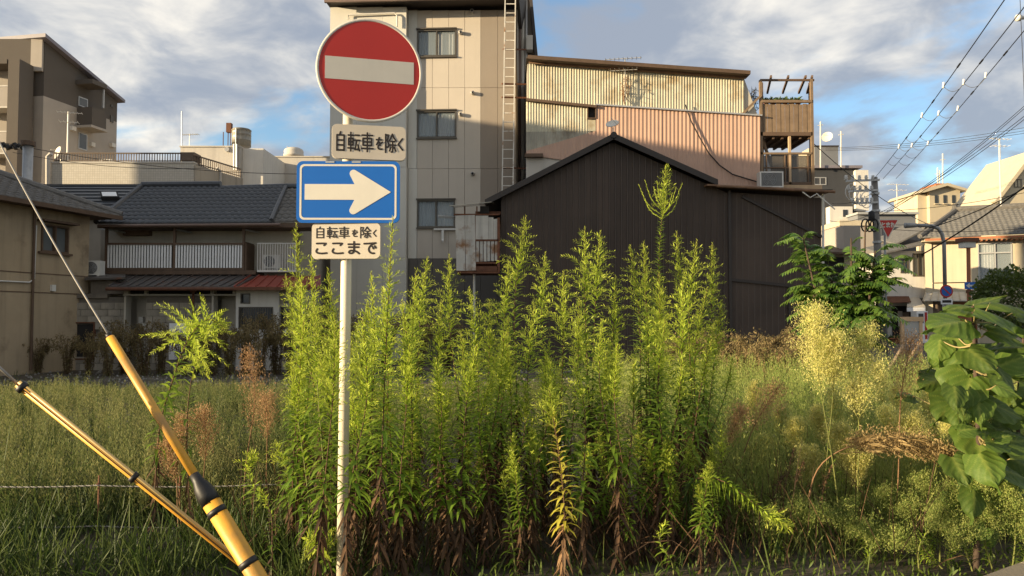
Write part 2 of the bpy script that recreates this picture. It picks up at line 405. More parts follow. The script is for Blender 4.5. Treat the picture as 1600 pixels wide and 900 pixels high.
def wavy(P, x0, y0, x1, y1, o, amp, n, seed=0):
    rnd = random.Random(seed); m = MB(); u0, z1 = P.uv(x0, y0); u1, z0 = P.uv(x1, y1); k = n*4; b = 0
    for i in range(k+1):
        u = lerp(u0, u1, i/k); q = o+amp*math.sin(i*math.pi/2+rnd.uniform(-.5,.5)); m.v += [tuple(P.pt(u, z0, q)), tuple(P.pt(u, z1, q))]
    m.f = [(2*i, 2*i+2, 2*i+3, 2*i+1) for i in range(k)]; return m
def window(P, rect, parent, fm='frame_bronze', n=2, curtain='curtain', t=2.0, depth=0.07, glass='clear_glass', seed=0, name='window', half=False):
    x0, y0, x1, y1 = rect; m = ring(P, x0, y0, x1, y1, t, -depth, 0.035)
    for i in range(1, n):
        x = lerp(x0, x1, i/n); m.pbox(P, x-t*.5, y0+t, x+t*.5, y1-t, -depth+.01, 0.02)
    f = m.build(name, fm, parent)
    for i in range(n):
        a, b = lerp(x0, x1, i/n)+t*.6, lerp(x0, x1, (i+1)/n)-t*.6
        part('pane', glass, f, 'pbox', P, a, y0+t*.8, b, y1-t*.8, -depth+.012-.012*(i % 2), -depth+.018-.012*(i % 2))
        if curtain and not (half and i == n-1):
            wavy(P, a, y0+t, b, y1-t, -depth-.10, .025, 5, seed+i).build('curtain', curtain if i % 2 == 0 else 'curtain', f)
    part('room', 'dim_room', f, 'pbox', P, x0+.2, y0+.2, x1-.2, y1-.2, -depth-.24, -depth-.2)
    return f
def ac_unit(P, rect, label, o0, o1, grille=False):
    x0, y0, x1, y1 = rect; u0, z0 = P.uv(x0, y1); u1, z1 = P.uv(x1, y0); c = P.pt((u0+u1)/2, z0, o0)
    t = thing('air_conditioner', label, 'air conditioner', c); h = z1-z0; f = 0.10*h
    part('casing', 'ac_white', t, 'ubox', P, u0, u1, z0+f, z1, o0, o1)
    m = MB(); cu = lerp(u0, u1, .42); cz = (z0+z1)/2+f/2; r = h*.36
    for k in range(4):
        rr = r*(k+1)/4; m.tube([P.pt(cu+rr*math.cos(a*math.pi/10), cz+rr*math.sin(a*math.pi/10), o1+.012) for a in range(21)], .009, 5, False)
    for a in range(6): m.bar(P.pt(cu, cz, o1+.01), P.pt(cu+r*math.cos(a*math.pi/3), cz+r*math.sin(a*math.pi/3), o1+.01), .012)
    part('fan_recess', 'ac_grille', t, 'prism', [P.pt(cu+r*math.cos(a*math.pi/12), cz+r*math.sin(a*math.pi/12), o1+.004) for a in range(24)], P.n*-.01)
    if grille: part('grille', 'ac_grille', t, 'ubox', P, lerp(u0,u1,.06), lerp(u0,u1,.94), lerp(z0,z1,.17), lerp(z0,z1,.93), o1+.001, o1+.003)
    m.build('fan_guard', 'lamp_grey', t)
    for u in (lerp(u0,u1,.12), lerp(u0,u1,.88)): part('foot', 'ac_white', t, 'ubox', P, u-.03, u+.03, z0, z0+f, o0+.02, o1+.02)
    return t
def yagi(loc, label, h=1.4, rot=0.0, n=8, L=1.3, group=None, stacked=True, m='antenna', base_r=.018):
    t = thing('tv_antenna', label, 'antenna', loc, group); b = Vector(loc); d = Vector((math.cos(rot), math.sin(rot), 0)); e = Vector((-d.y, d.x, 0))
    part('mast', m, t, 'tube', [b, b+Vector((0,0,h))], base_r, 6)
    for k, (z, ll, nn, w) in enumerate(((h-.03, L, n, .34), (h-.45, L*.75, n-2, .5))[:2 if stacked else 1]):
        q = b+Vector((0,0,z)); part('boom', m, t, 'bar', q-d*ll*.45, q+d*ll*.55, .022)
        for i in range(nn):
            c = q+d*ll*(-.43+.96*i/(nn-1)); part('element', m, t, 'bar', c-e*w*.5, c+e*w*.5, .014)
    return t
def dish(loc, face, label, r=.24):
    t = thing('satellite_dish', label, 'satellite dish', loc); b = Vector(loc); f = Vector(face).normalized(); a = f.orthogonal().normalized(); c = f.cross(a)
    top = b+Vector((0,0,.32)); part('mount', 'antenna', t, 'tube', [b, top], .02, 6)
    m = MB(); n = 20; rings = 5; q = top+f*.08
    for layer in (0, -.012):
        for i in range(rings+1):
            rr = r*i/rings
            for k in range(n):
                w = 2*math.pi*k/n; m.v.append(tuple(q+(a*math.cos(w)+c*math.sin(w))*rr + f*(.3*rr*rr/r+layer)))
    for s_ in (0, (rings+1)*n):
        for i in range(rings):
            for k in range(n): m.f.append((s_+i*n+k, s_+i*n+(k+1)%n, s_+(i+1)*n+(k+1)%n, s_+(i+1)*n+k))
    m.build('reflector', 'antenna_white', t, True)
    part('feed_arm', 'antenna', t, 'bar', q-c*r*.9, q+f*r*1.2, .015); part('feed_horn', 'antenna_white', t, 'box', *[x for p in zip(q+f*r*1.2-Vector((.014,.014,.014)), q+f*r*1.2+Vector((.014,.014,.014))) for x in p])
    return t
def corr(P, x0, x1, top, bot, wl, amp, o, sub=6):
    m = MB(); n = max(2, int((x1-x0)/wl*sub))
    for i in range(n+1):
        x = lerp(x0, x1, i/n); q = o+amp*math.sin(2*math.pi*x/wl); m.v += [tuple(P.at(x, pl(bot, x), q)), tuple(P.at(x, pl(top, x), q))]
    m.f = [(2*i, 2*i+2, 2*i+3, 2*i+1) for i in range(n)]; return m
def core(P, x0, y0, x1, o0, o1, m_, parent, name='body', zb=0.0):
    m = MB(); u0, z1 = P.uv(x0, y0); u1 = P.uv(x1, y0)[0]; m.ubox(P, u0, u1, zb, z1, o0, o1); return m.build(name, m_, parent)

# ------------------------------------------------------------------ ground
g = MB(); n = 60
def gz(x, y): return 0.0
m = MB().add([(-900,-900,0),(900,-900,0),(900,900,0),(-900,900,0)], [(0,1,2,3)]); structure(m, 'ground', 'soil')
KA, KB = W(1530, 900, 4.54), W(1600, 875, 4.84); kd = (KB-KA); kd.z = 0; kd.normalize(); kn = Vector((-kd.y, kd.x, 0)); K0 = Vector((KA.x, KA.y, 0))-kn*.16
m = MB(); a = K0-kd*9; b = K0+kd*4.5
m.prism([a-kn*.02, b-kn*.02, b-kn*6, a-kn*6], (0,0,.004)); structure(m, 'road', 'asphalt')
kt = thing('kerb', 'weathered concrete kerb between the street and the weedy lot', 'kerb', K0-kn*.06)
for i in range(22):
    m = MB(); c = K0+kd*(-9+i*.61); m.prism([c, c+kd*.6, c+kd*.6-kn*.13, c-kn*.13], (0,0,.12)); m.build('kerb_stone', 'kerb', kt)
P0 = [W(1195, 545, 34), W(1600, 545, 34)]
m = MB().add([(11,40.5,.004),(50,40.5,.004),(50,46.5,.004),(11,46.5,.004)], [(0,1,2,3)]); structure(m, 'street', 'asphalt')

# ------------------------------------------------------------------ tan stucco house at the left
P = Plane(-12.92, 23.0, 76)       # side wall running away from the viewer; u=0 at its far corner
t = thing('stucco_house', 'tan stucco house with brown tile roof and one side window', 'house', P.pt(-4, 0, -3))
wu = P.uv(68, 370)[0]; wz1 = P.uv(68, 350)[1]; wz0 = P.uv(68, 393)[1]; wu0 = P.uv(64, 370)[0]; wu1 = P.uv(106, 370)[0]
ze = 4.75; m = MB()
for u0, u1, z0, z1 in ((-9,wu0,0,ze),(wu1,0,0,ze),(wu0,wu1,0,wz0),(wu0,wu1,wz1,ze)): m.ubox(P, u0, u1, z0, z1, -.25, 0)
m.build('wall', 'tan_stucco', t)
m = MB(); m.ubox(P, -9, -.02, 0, ze-.02, -6.8, -.5); m.build('inner_wall', 'tan_stucco', t)
m = MB(); m.ubox(P, -.25, -.005, 0, ze-.01, -6.8, -.25); m.build('end_wall', 'tan_stucco', t)
f = MB(); T = .04
for q in ((wu0,wu1,wz0,wz0+T),(wu0,wu1,wz1-T,wz1),(wu0,wu0+T,wz0+T,wz1-T),(wu1-T,wu1,wz0+T,wz1-T),((wu0+wu1)/2-.02,(wu0+wu1)/2+.02,wz0+T,wz1-T)): f.ubox(P, *q, -.1, .05)
f.ubox(P, wu0-.15, wu1+.15, wz1+.06, wz1+.12, 0, .28); f.ubox(P, wu0-.1, wu1+.1, wz0-.06, wz0-.002, 0, .1)
w_ = f.build('window', 'brown_wood', t)
for a, b in ((wu0+T,(wu0+wu1)/2-.02),((wu0+wu1)/2+.02,wu1-T)): part('pane', 'glass_grey', w_, 'ubox', P, a, b, wz0+T, wz1-T, -.07, -.06)
for zz in (P.uv(60,427)[1], P.uv(60,457)[1]): part('belt_line', 'brown_wood', t, 'ubox', P, -9, -.02, zz-.012, zz+.012, 0, .014)
du = P.uv(50, 400)[0]; part('drain_pipe', 'brown_wood', t, 'tube', [P.pt(du, ze-.1, .06), P.pt(du, .1, .06)], .035, 8)
part('conduit', 'ac_white', t, 'tube', [P.pt(du-2.4, P.uv(10,440)[1], .04), P.pt(du-.1, P.uv(45,440)[1]-.02, .04), P.pt(du+.05, P.uv(45,435)[1], .04), P.pt(du+.08, ze-.6, .04)], .022, 6)
part('meter_box', 'ac_white', t, 'ubox', P, P.uv(78,450)[0], P.uv(84,450)[0], P.uv(80,455)[1], P.uv(80,445)[1], 0, .08)
EL, ER = P.pt(-9.4, ze-.05, .55), P.pt(.7, ze-.05, .55); RL, RR = P.pt(-6.5, ze+1.45, -3.4), P.pt(-1.4, ze+1.45, -3.4)
tiled(EL, ER, RL, RR, .30, 13, .025, .035).build('roof_tiles', 'kawara_old', t, True, 'stuff')
tiled(P.pt(.7, ze-.05, .55), P.pt(.7, ze-.05, -7.3), RR, RR+Vector((0,0,0))+P.n*-.01, .30, 11, .025, .035).build('roof_tiles', 'kawara_old', t, True, 'stuff')
tiled(P.pt(-9.4, ze-.05, -7.3), P.pt(.7, ze-.05, -7.3), RL, RR, .30, 8, .025, .035).build('roof_tiles', 'kawara_old', t, True, 'stuff')
m = MB(); m.bar(EL+Vector((0,0,-.03)), ER+Vector((0,0,-.03)), .08, .12); m.build('fascia', 'brown_wood', t)
m = MB(); m.prism([P.pt(-9.35,ze-.11,.5),P.pt(.65,ze-.11,.5),P.pt(.65,ze-.11,-7.2),P.pt(-9.35,ze-.11,-7.2)], (0,0,.06)); m.build('soffit', 'brown_wood', t)
m = MB(); m.tube([RL+Vector((0,0,.07)), RR+Vector((0,0,.07))], .14, 8); m.tube([RR+Vector((0,0,.07)), ER+Vector((0,0,.1))], [.14,.09], 8); m.build('ridge', 'kawara_old', t)

# unseen block left of the view, added and sized to shade the lot's back
t = thing('shade_block', 'unseen plain beige shade block with rows of windows, added beyond the stucco house', 'building', (-26, 16, 0))
part('wall', 'apt_beige', t, 'box', -34, -22, 11.0, 25.5, 0, 12.1); part('parapet', 'apt_trim', t, 'box', -34.1, -21.9, 10.9, 25.6, 12.11, 12.4)
for z in (1.2, 4.2, 7.2, 10.2):
    for y in (14.2, 17.2, 20.2, 23.2): part('window', 'frame_bronze', t, 'box', -22, -21.96, y-.8, y+.8, z, z+1.2)

# ------------------------------------------------------------------ grey apartment building
A = W(68, 150, 40); P = Plane(A.x, 40.0, 79); F = Plane(A.x, 40.0, 0)
t = thing('apartment_building', 'grey and beige apartment building with sloping roof edge and balconies', 'building', (A.x-4, 42, 0))
zb = P.uv(69, 150)[1]; zn = P.uv(69, 62)[1]; zf = P.uv(182, 158)[1]; L_ = P.uv(183, 175)[0]
m = MB(); m.ubox(P, 0, L_, 0, zb, -12, 0); m.build('lower_wall', 'apt_beige', t)
m = MB(); m.prism([P.pt(0, zb+.002, 0), P.pt(L_, zb+.002, 0), P.pt(L_, zf, 0), P.pt(0, zn, 0)], P.n*-12); m.build('upper_wall', 'apt_dark', t)
m = MB(); m.prism([P.pt(-.35, zn+.02, .35), P.pt(L_+.25, zf-.03, .35), P.pt(L_+.25, zf+.14, .35), P.pt(-.35, zn+.22, .35)], P.n*-13); m.build('roof', 'apt_trim', t)
part('front_wall', 'apt_dark', t, 'pbox', F, -90, 62, 52, 106, .01, .12); part('front_wall', 'apt_beige', t, 'pbox', F, 51, 62, 68.5, 112, .01, .16)
part('front_wall', 'apt_beige', t, 'pbox', F, -90, 106.2, 40, 300, .01, .08)
part('fin', 'apt_dark', t, 'pbox', F, 36, 105, 53, 290, .13, 1.3)
part('balcony_roof', 'apt_dark', t, 'pbox', F, -60, 105, 36, 112, .13, 1.3)
for y0, y1 in ((146,176),(215,246)):
    part('balcony_front', 'apt_beige', t, 'pbox', F, -60, y0, 35.8, y1, 1.0, 1.18); part('balcony_cap', 'white_wall', t, 'pbox', F, -60, y0-2, 35.8, y0-.2, .98, 1.2)
    part('balcony_floor', 'white_wall', t, 'pbox', F, -60, y1+.1, 35.8, y1+2, .1, 1.2)
for r in ((-30,128,33,146),(-30,199,33,214),(-30,95,38,104)): window(F, r, t, 'frame_alu', 4, 'curtain', 1.0, .05, 'glass_grey')
for r in ((122,150,136,170),(122,206,135,236)):
    u0, z1 = P.uv(r[0], r[1]); u1, z0 = P.uv(r[2], r[3]); w_ = MB().ubox(P, u0, u1, z0, z1, .0, .05).build('window', 'frame_alu', t)
    part('pane', 'glass_dark', w_, 'ubox', P, u0+.06, u1-.06, z0+.06, z1-.06, .05, .058)
u0, z1 = P.uv(120, 168); u1, z0 = P.uv(142, 204); part('side_balcony', 'apt_dark', t, 'ubox', P, u0, u1, z0, z1, .02, 1.0); part('balcony_slab', 'apt_beige', t, 'ubox', P, u0-.1, u1+.1, z0-.14, z0-.002, .02, 1.05)
u0, z1 = P.uv(118, 132); u1, z0 = P.uv(141, 141); part('canopy', 'apt_dark', t, 'ubox', P, u0, u1, z0, z0+.25, .02, 1.1)
part('post', 'frame_alu', t, 'ubox', P, P.uv(138,160)[0], P.uv(139.5,160)[0], P.uv(138,170)[1], P.uv(138,141)[1], .9, 1.0)
for r in ((172,180,176.5,192),(172.5,163,176,168)):
    u0, z1 = P.uv(r[0], r[1]); u1, z0 = P.uv(r[2], r[3]); part('small_window', 'frame_bronze', t, 'ubox', P, u0, u1, z0, z1, 0, .05)
for x, y in ((112,201),(142,226),(174,227)):
    u, z = P.uv(x, y); part('vent_hood', 'white_wall', t, 'ubox', P, u-.15, u+.15, z-.12, z+.12, 0, .18)

# ------------------------------------------------------------------ low white mosaic building with roof rail
F = Plane(W(80,270,32).x, 32.0, 0); C_ = W(303,270,32); P = Plane(C_.x, 32.0, 74)
t = thing('mosaic_building', 'low white mosaic tiled building with brown railing around its flat roof', 'building', (-16, 34, 0))
core(F, 80, 255, 303, -6, 0, 'mosaic', t, 'front_wall'); Lr = P.uv(378, 285)[0]; zt = P.uv(304, 256)[1]
part('coping', 'concrete_white', t, 'pbox', F, 79, 252.5, 304, 255, -6, .03)
m = MB(); m.ubox(P, .02, Lr, 0, zt-.05, -5, .05); m.build('side_wall', 'concrete_grime', t)
def railing(P, u0, u1, z0, z1, parent, sp, mt, o=-.08):
    m = MB(); m.ubox(P, u0, u1, z1-.05, z1, o-.03, o+.03); m.ubox(P, u0, u1, z0+.05, z0+.08, o-.02, o+.02); r = m.build('rail', mt, parent)
    k = max(2, int((u1-u0)/sp)); first = None
    for i in range(k+1):
        u = lerp(u0, u1, i/k)
        if first is None: first = MB().ubox(P, u-.014, u+.014, z0, z1-.05, o-.014, o+.014).build('bar', mt, parent); u00 = u
        else: clone(first, parent, P.t*(u-u00))
ua, z0 = F.uv(82, 253); ub, z1 = F.uv(281, 238); railing(F, ua, ub, z0, z1, t, .11, 'rail_brown')
railing(P, 0, Lr, zt, zt+.42, t, .14, 'rail_brown')
part('roof_box', 'rail_brown', t, 'pbox', F, 280, 237, 302, 250, -.8, -.1)
part('tank_pipe', 'concrete_white', t, 'tube', [W(75,290,31.9), W(75,245,31.9), W(80,240,31.9)], .1, 8)
part('wall_pipe', 'concrete_white', t, 'tube', [P.at(342,290,.08), P.at(342,268,.08), P.at(336,262,.08)], .06, 6)
t2 = thing('chimney_pipe', 'galvanised flue pipe with dark cap behind the stucco house roof', 'chimney', (W(45,280,27).x, 27, 0))
m = MB(); a = W(44, 228, 27); m.tube([(a.x,27,0), a], .17, 12); m.build('flue', 'galv', t2, True); m = MB(); m.tube([a, a+Vector((0,0,.16))], .24, 12); m.build('cap', 'brown_wood', t2)
t2 = ac_unit(F, (135,241,155,252.5), 'grey air conditioner on the mosaic building roof', -1.4, -1.0)
yagi(W(105, 252, 33), 'tall white television antenna mast on the mosaic building roof', 2.2, R(20), 7, 1.0, m='antenna_white', base_r=.035)
dish(W(95, 252, 33.5), (-.6,-.8,.3), 'small satellite dish on the mosaic building roof', .3)

# ------------------------------------------------------------------ white buildings behind
F = Plane(0, 38, 0)
t = thing('white_block_building', 'off-white flat roofed building carrying a steel water tank', 'building', (W(340,290,38).x, 40, 0))
core(F, 282, 229, 375, -5, 0, 'concrete_white', t, 'front_wall'); core(F, 375.2, 229.5, 408, -5, -.35, 'white_wall', t, 'side_wing')
part('coping', 'concrete_white', t, 'pbox', F, 281, 228, 376, 229.8, -5, .06)
for x in (367, 371): part('downpipe', 'galv', t, 'tube', [F.at(x,266,.1), F.at(x,226,.1)], .06, 6)
part('vent_cap', 'frame_alu', t, 'tube', [F.at(356,234,0), F.at(356,234,.15)], .12, 10)
t = thing('water_tank', 'round weathered steel water tank on a white flat roof', 'water tank', W(377,229,40))
a = W(377,229,40); r = .50; m = MB(); m.lathe(a, [(r,0),(r,.30),(r*1.02,.31),(r,.32),(r,.6),(r*1.02,.61),(r,.62),(r,.86),(r*1.04,.87),(r*.9,.93)], 24); m.build('drum', 'steel_tank', t, True)
m = MB(); m.tube([a+Vector((-.1,-r-.03,0)), a+Vector((-.1,-r-.03,.85))], .03, 6); m.build('pipe', 'galv', t)
t = thing('roof_flue', 'rusty roof flue box on thin legs beside the water tank', 'flue', W(354,229,40)); a = W(358,229,40)
part('box', 'rusty', t, 'box', a.x-.13, a.x+.13, a.y-.13, a.y+.13, a.z+.75, a.z+1.25)
for dx, dy in ((-.28,-.1),(-.10,.1),(.1,-.1)): part('leg', 'rusty', t, 'bar', (a.x+dx,a.y+dy,a.z), (a.x+dx,a.y+dy,a.z+.76), .035)
t = thing('lightning_rod', 'thin grey roof rod at the edge of a white roof', 'rod', W(284,229,38.3)); part('rod', 'galv', t, 'tube', [W(284,229,38.3), W(284,174,38.3)], .03, 6)
yagi(W(296,229,39), 'small television antenna beside the roof rod', .66, R(-8), 8, .9, stacked=False)
F = Plane(0, 42, 0); t = thing('cream_roof_house', 'pale flat roofed building with a rounded roof ventilator', 'building', (W(440,290,42).x, 44, 0))
core(F, 414, 245, 520, -5, 0, 'concrete_white', t, 'wall'); part('coping', 'concrete_white', t, 'pbox', F, 413, 244, 521, 245.6, -5, .06)
a = W(459, 245, 43); m = MB(); m.lathe(a, [(.58,0),(.58,.12),(.54,.14),(.56,.3),(.5,.42),(.34,.5),(.1,.52)], 14); m.build('ventilator', 'concrete_white', t, True)
part('antenna_rod', 'galv', t, 'tube', [W(449,234,43), W(449,228,43)], .02, 5)

# ------------------------------------------------------------------ house with the skylight (behind)
t = thing('skylight_house', 'grey sheet roof house with one small skylight', 'house', (W(180,300,28).x, 28, 0))
EL, ER, RL, RR = W(60,338,26.2), W(300,338,26.2), W(60,291,29.8), W(300,291,29.8)
m = MB()
for i in range(9):
    a, b = i/9, (i+1)/9; l0, r0, l1, r1 = EL.lerp(RL,a), ER.lerp(RR,a), EL.lerp(RL,b), ER.lerp(RR,b); up = Vector((0,-.02,.045))
    m.add([l0+up, r0+up, r1, l1, l0, r0], [(0,1,2,3),(4,5,1,0)])
m.build('roof_sheet', 'slate_roof', t)
part('ridge_cap', 'slate_roof', t, 'bar', RL+Vector((0,0,.03)), RR+Vector((0,0,.03)), .2, .08)
m = MB(); m.box(EL.x, ER.x, 26.6, 32, 0, EL.z-.06); m.build('wall', 'house_wall', t)
c0 = W(172, 309, 28.1); m = MB(); s_ = Vector((.34,0,0)); k = (RL-EL).normalized()*.42; nn = Vector((1,0,0)).cross(k).normalized()*.14
m.prism([c0-s_-k, c0+s_-k, c0+s_+k, c0-s_+k], nn); sk = m.build('skylight', 'dark_open', t)
m = MB(); m.prism([(c0-s_*.8-k*.75)+nn*1.02, c0+s_*.8-k*.75+nn*1.02, c0+s_*.8+k*.75+nn*1.02, c0-s_*.8+k*.75+nn*1.02], nn*.05); m.build('pane', 'slat_white', sk)

# ------------------------------------------------------------------ two storey tile house with slatted balcony
F = Plane(0, 24.8, 0); G = Plane(0, 24.0, 0)
t = thing('tile_roof_house', 'two storey house with dark tile roof and white slatted balcony', 'house', (W(300,570,25).x, 26, 0))
WH = [(196,384,256,424),(322,384,382,424)]
holed(F, (157,350,462,432), WH, -.2, 0).build('upper_wall', 'house_wall', t); core(F, 158, 345, 462, -5, -.5, 'house_wall', t, 'inner_wall')
for r in WH: window(F, r, t, 'frame_bronze', 2, 'curtain_blue', 2, .06, 'clear_glass', 3)
EL, ER = W(150,350,23.7), W(424,348,23.7); RL, RR = W(222,292,27.0), W(447,294,27.0)
tiled(EL, ER, RL, RR, .21, 11, .022, .03).build('roof_tiles', 'kawara', t, True, 'stuff')
a, b = W(426,348,23.8), W(520,346,23.8); tiled(a, b, W(449,296,26.8), W(520,294,26.8), .24, 10, .028, .035).build('roof_tiles', 'kawara_old', t, True, 'stuff')
m = MB(); u = Vector((0,0,.07)); m.tube([EL+u, RL+u], .09, 7); m.tube([RL+u, W(345,291,27)+u], .12, 8); m.tube([W(347,296,27)+u*.6, RR+u], .10, 8); m.tube([ER+u, RR+u], .08, 7); m.tube([RR+u, W(520,294,27)+u], .1, 7); m.build('ridge', 'kawara', t)
part('eave_board', 'brown_wood', t, 'bar', EL+Vector((0,.1,-.07)), W(520,347,23.8)+Vector((0,.05,-.07)), .06, .10)
m = MB(); z = EL.z-.10; m.prism([(EL.x+.05,23.75,z),(W(520,348,23.8).x,23.75,z),(W(520,348,23.8).x,24.85,z),(EL.x+.05,24.85,z)], (0,0,.05)); m.build('soffit', 'brown_wood', t)
gt = MB(); gt.tube([EL+Vector((.1,-.06,-.06)), ER+Vector((.3,-.06,-.06))], .045, 8); gt.build('gutter', 'gutter', t)
bal = MB(); bal.pbox(G, 164, 422.5, 400, 429, -.8, .05); bal = bal.build('balcony_floor', 'brown_wood', t)
for x in (166, 272.5, 380.5): part('balcony_post', 'brown_wood', t, 'pbox', G, x-1.8, 357, x+1.8, 433, -.05, .03)
part('balcony_rail', 'brown_wood', t, 'pbox', G, 165, 379.5, 382, 382.5, -.05, .05); part('balcony_rail', 'brown_wood', t, 'pbox', G, 165, 418.5, 382, 422, -.04, .035)
part('balcony_panel', 'brown_wood', t, 'pbox', Plane(W(382,400,24).x, 24.0, 90), 382.3, 380, 399, 424, -.02, .02)
m = MB(); xc = W(382,400,24).x; m.box(xc+.02, xc+.06, 24.0, 24.75, G.uv(390,424)[1], G.uv(390,380)[1]); m.build('balcony_side', 'brown_wood', t)
first = None; u0 = G.uv(169.5,400)[0]; du = (G.uv(377,400)[0]-u0)/47
za, zb = G.uv(270,418.5)[1], G.uv(270,382.5)[1]
for i in range(48):
    u = u0+du*i
    if abs(u-G.uv(272.5,400)[0]) < .05: continue
    if first is None: first = MB().ubox(G, u-.028, u+.028, za, zb, -.012, .012).build('balcony_slat', 'slat_white', t); uf = u
    else: clone(first, t, G.t*(u-uf))
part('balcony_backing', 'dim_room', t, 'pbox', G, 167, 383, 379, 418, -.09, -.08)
for x in (166, 272.5, 380.5):
    for k in (0, 1):
        part('pole_bracket', 'galv', t, 'tube', [G.at(x+1,358+k,.0), G.at(x+16,360+k,-.55)], .02, 6)
part('laundry_pole', 'galv', t, 'tube', [F.at(168,361,.4), F.at(408,360,.4)], .018, 6)
part('shutter_box', 'brown_wood', t, 'pbox', F, 197, 360, 238, 369, 0, .22)
# white steel balcony further right on the same house
bm = MB(); bm.pbox(G, 402, 422, 462, 425, -.8, .02); bm.build('balcony_floor', 'ac_white', t)
part('steel_rail', 'ac_white', t, 'pbox', G, 402, 379.5, 462, 381, -.02, .02)
for i in range(16): part('steel_bar', 'ac_white', t, 'pbox', G, 402.2+i*3.9, 381, 403.2+i*3.9, 422, -.012, .012)
ac_unit(Plane(0,24.3,0), (413,399,440,422), 'white air conditioner on the steel balcony', -.05, .22)
ac_unit(Plane(0,23.4,0), (140,408,163,433), 'white air conditioner beside the slatted balcony', -.05, .24)

# ------------------------------------------------------------------ lower annex: concrete block walls, sheet metal roof
B = Plane(0, 22.6, 0)
t = thing('block_annex', 'grey concrete block annex with a dark sheet metal lean-to roof', 'annex', (W(240,575,23).x, 23, 0))
holes = [(115,505,147,552),(196,460,227,520),(331,460,368,515)]
zt = B.uv(240,462)[1]; bw, bh, gap = .40, .19, .012
part('backing', 'mortar', t, 'box', W(84,500,22.6).x, W(193,500,22.6).x, 22.68, 22.85, 0, B.uv(140,464)[1])
hb = [(115,505,147,552)]
for r in cut((228,463,331,580), []): part('backing', 'mortar', t, 'pbox', Plane(0,22.68,0), r[0], r[1], r[2], 577, -.15, 0)
proto = None; rnd = random.Random(3)
def blocks(x0, y0, x1, skip):
    global proto
    u0 = B.uv(x0, 500)[0]; u1 = B.uv(x1, 500)[0]; z1 = B.uv((x0+x1)/2, y0)[1]; nr = int(z1/(bh+gap))
    for r in range(nr):
        z = r*(bh+gap); u = u0 - (.2 if r % 2 else 0)
        while u < u1:
            a, b = max(u, u0), min(u+bw, u1)
            cu, cz = (a+b)/2, z+bh/2
            if b-a > .06 and not any(B.uv(h[0],500)[0] < cu+.1 and cu-.1 < B.uv(h[2],500)[0] and B.uv(120,h[3])[1] < cz+.05 and cz-.05 < B.uv(120,h[1])[1] for h in skip):
                if b-a > bw-.01:
                    if proto is None: proto = MB().ubox(B, u, u+bw-gap, z, z+bh, -.07, .0).build('block', 'old_block', t); proto['u'] = u; proto['z'] = z; del_ = None
                    else: clone(proto, t, (u-proto['u'], rnd.uniform(-.004,.004), z-proto['z']))
                else: MB().ubox(B, a, b-gap, z, z+bh, -.07, .0).build('block', 'old_block', t)
            u += bw
blocks(84, 466, 194, hb); blocks(228, 463, 331, [])
part('gate', 'dark_open', t, 'pbox', B, 117, 507, 146, 560, -.06, -.03); ring(B, 114, 503, 148, 562, 2, -.06, .03).build('gate_frame', 'rusty', t)
part('lintel', 'dark_block', t, 'pbox', B, 83, 459, 168, 465.8, -.12, .02)
for x0, x1 in ((194,228),(331,369)):
    part('recess_wall', 'house_wall', t, 'pbox', B, x0+1, 455, x1-1, 578, -.85, -.7); part('post', 'house_wall', t, 'pbox', B, x0-.5, 452, x0+2.5, 578, -.3, .02)
part('recess_floor', 'mortar', t, 'pbox', B, 194, 576, 369, 578, -.75, -.1)
part('beam', 'house_wall', t, 'pbox', B, 193, 459.5, 369, 462, -.1, .03); part('clerestory', 'dark_open', t, 'pbox', B, 199, 452.5, 366, 459.3, -.3, -.2)
for x in (199, 228, 331, 366): part('clerestory_post', 'house_wall', t, 'pbox', B, x-2, 452, x+2, 459.3, -.1, .02)
part('white_door', 'slat_white', t, 'pbox', B, 265, 505, 292, 562, .002, .04); part('door_bin', 'ac_white', t, 'pbox', B, 214, 505, 222, 524, -.6, -.3)
part('meter', 'ac_white', t, 'pbox', B, 202, 495, 209, 506, -.69, -.55)
EL, ER, RL, RR = W(170,450,22.1), W(372,450,22.1), W(200,433,24.0), W(404,433,24.0)
m = MB(); m.prism([EL, ER, RR, RL], (0,0,.05)); m.build('metal_roof', 'metal_roof', t)
for i in range(15):
    q = i/14; a, b = EL.lerp(ER, q)+Vector((0,0,.06)), RL.lerp(RR, q)+Vector((0,0,.06)); part('roof_seam', 'metal_roof', t, 'bar', a, b, .035, .045)
part('roof_gutter', 'rusty', t, 'tube', [EL+Vector((-.05,-.05,-.03)), ER+Vector((0,-.05,-.03))], .05, 8)
part('downpipe', 'rusty', t, 'tube', [W(302,452,22.3), W(302,460,22.45), W(302,540,22.5)], .035, 8); part('rainwater_head', 'rusty', t, 'pbox', Plane(0,22.4,0), 298, 448, 306, 457, -.06, .06)
m = MB(); m.prism([W(132,438,22.6), W(196,436,22.6), W(196,430,24.2), W(132,430,24.2)], (0,0,.06)); m.build('metal_roof', 'metal_roof', t)
part('dark_wall', 'dark_block', t, 'pbox', B, 133, 438, 193, 459, -.6, -.3)
core(Plane(0,23.6,0), 133, 436, 470, -1.0, 0, 'house_wall', t, 'rear_wall')

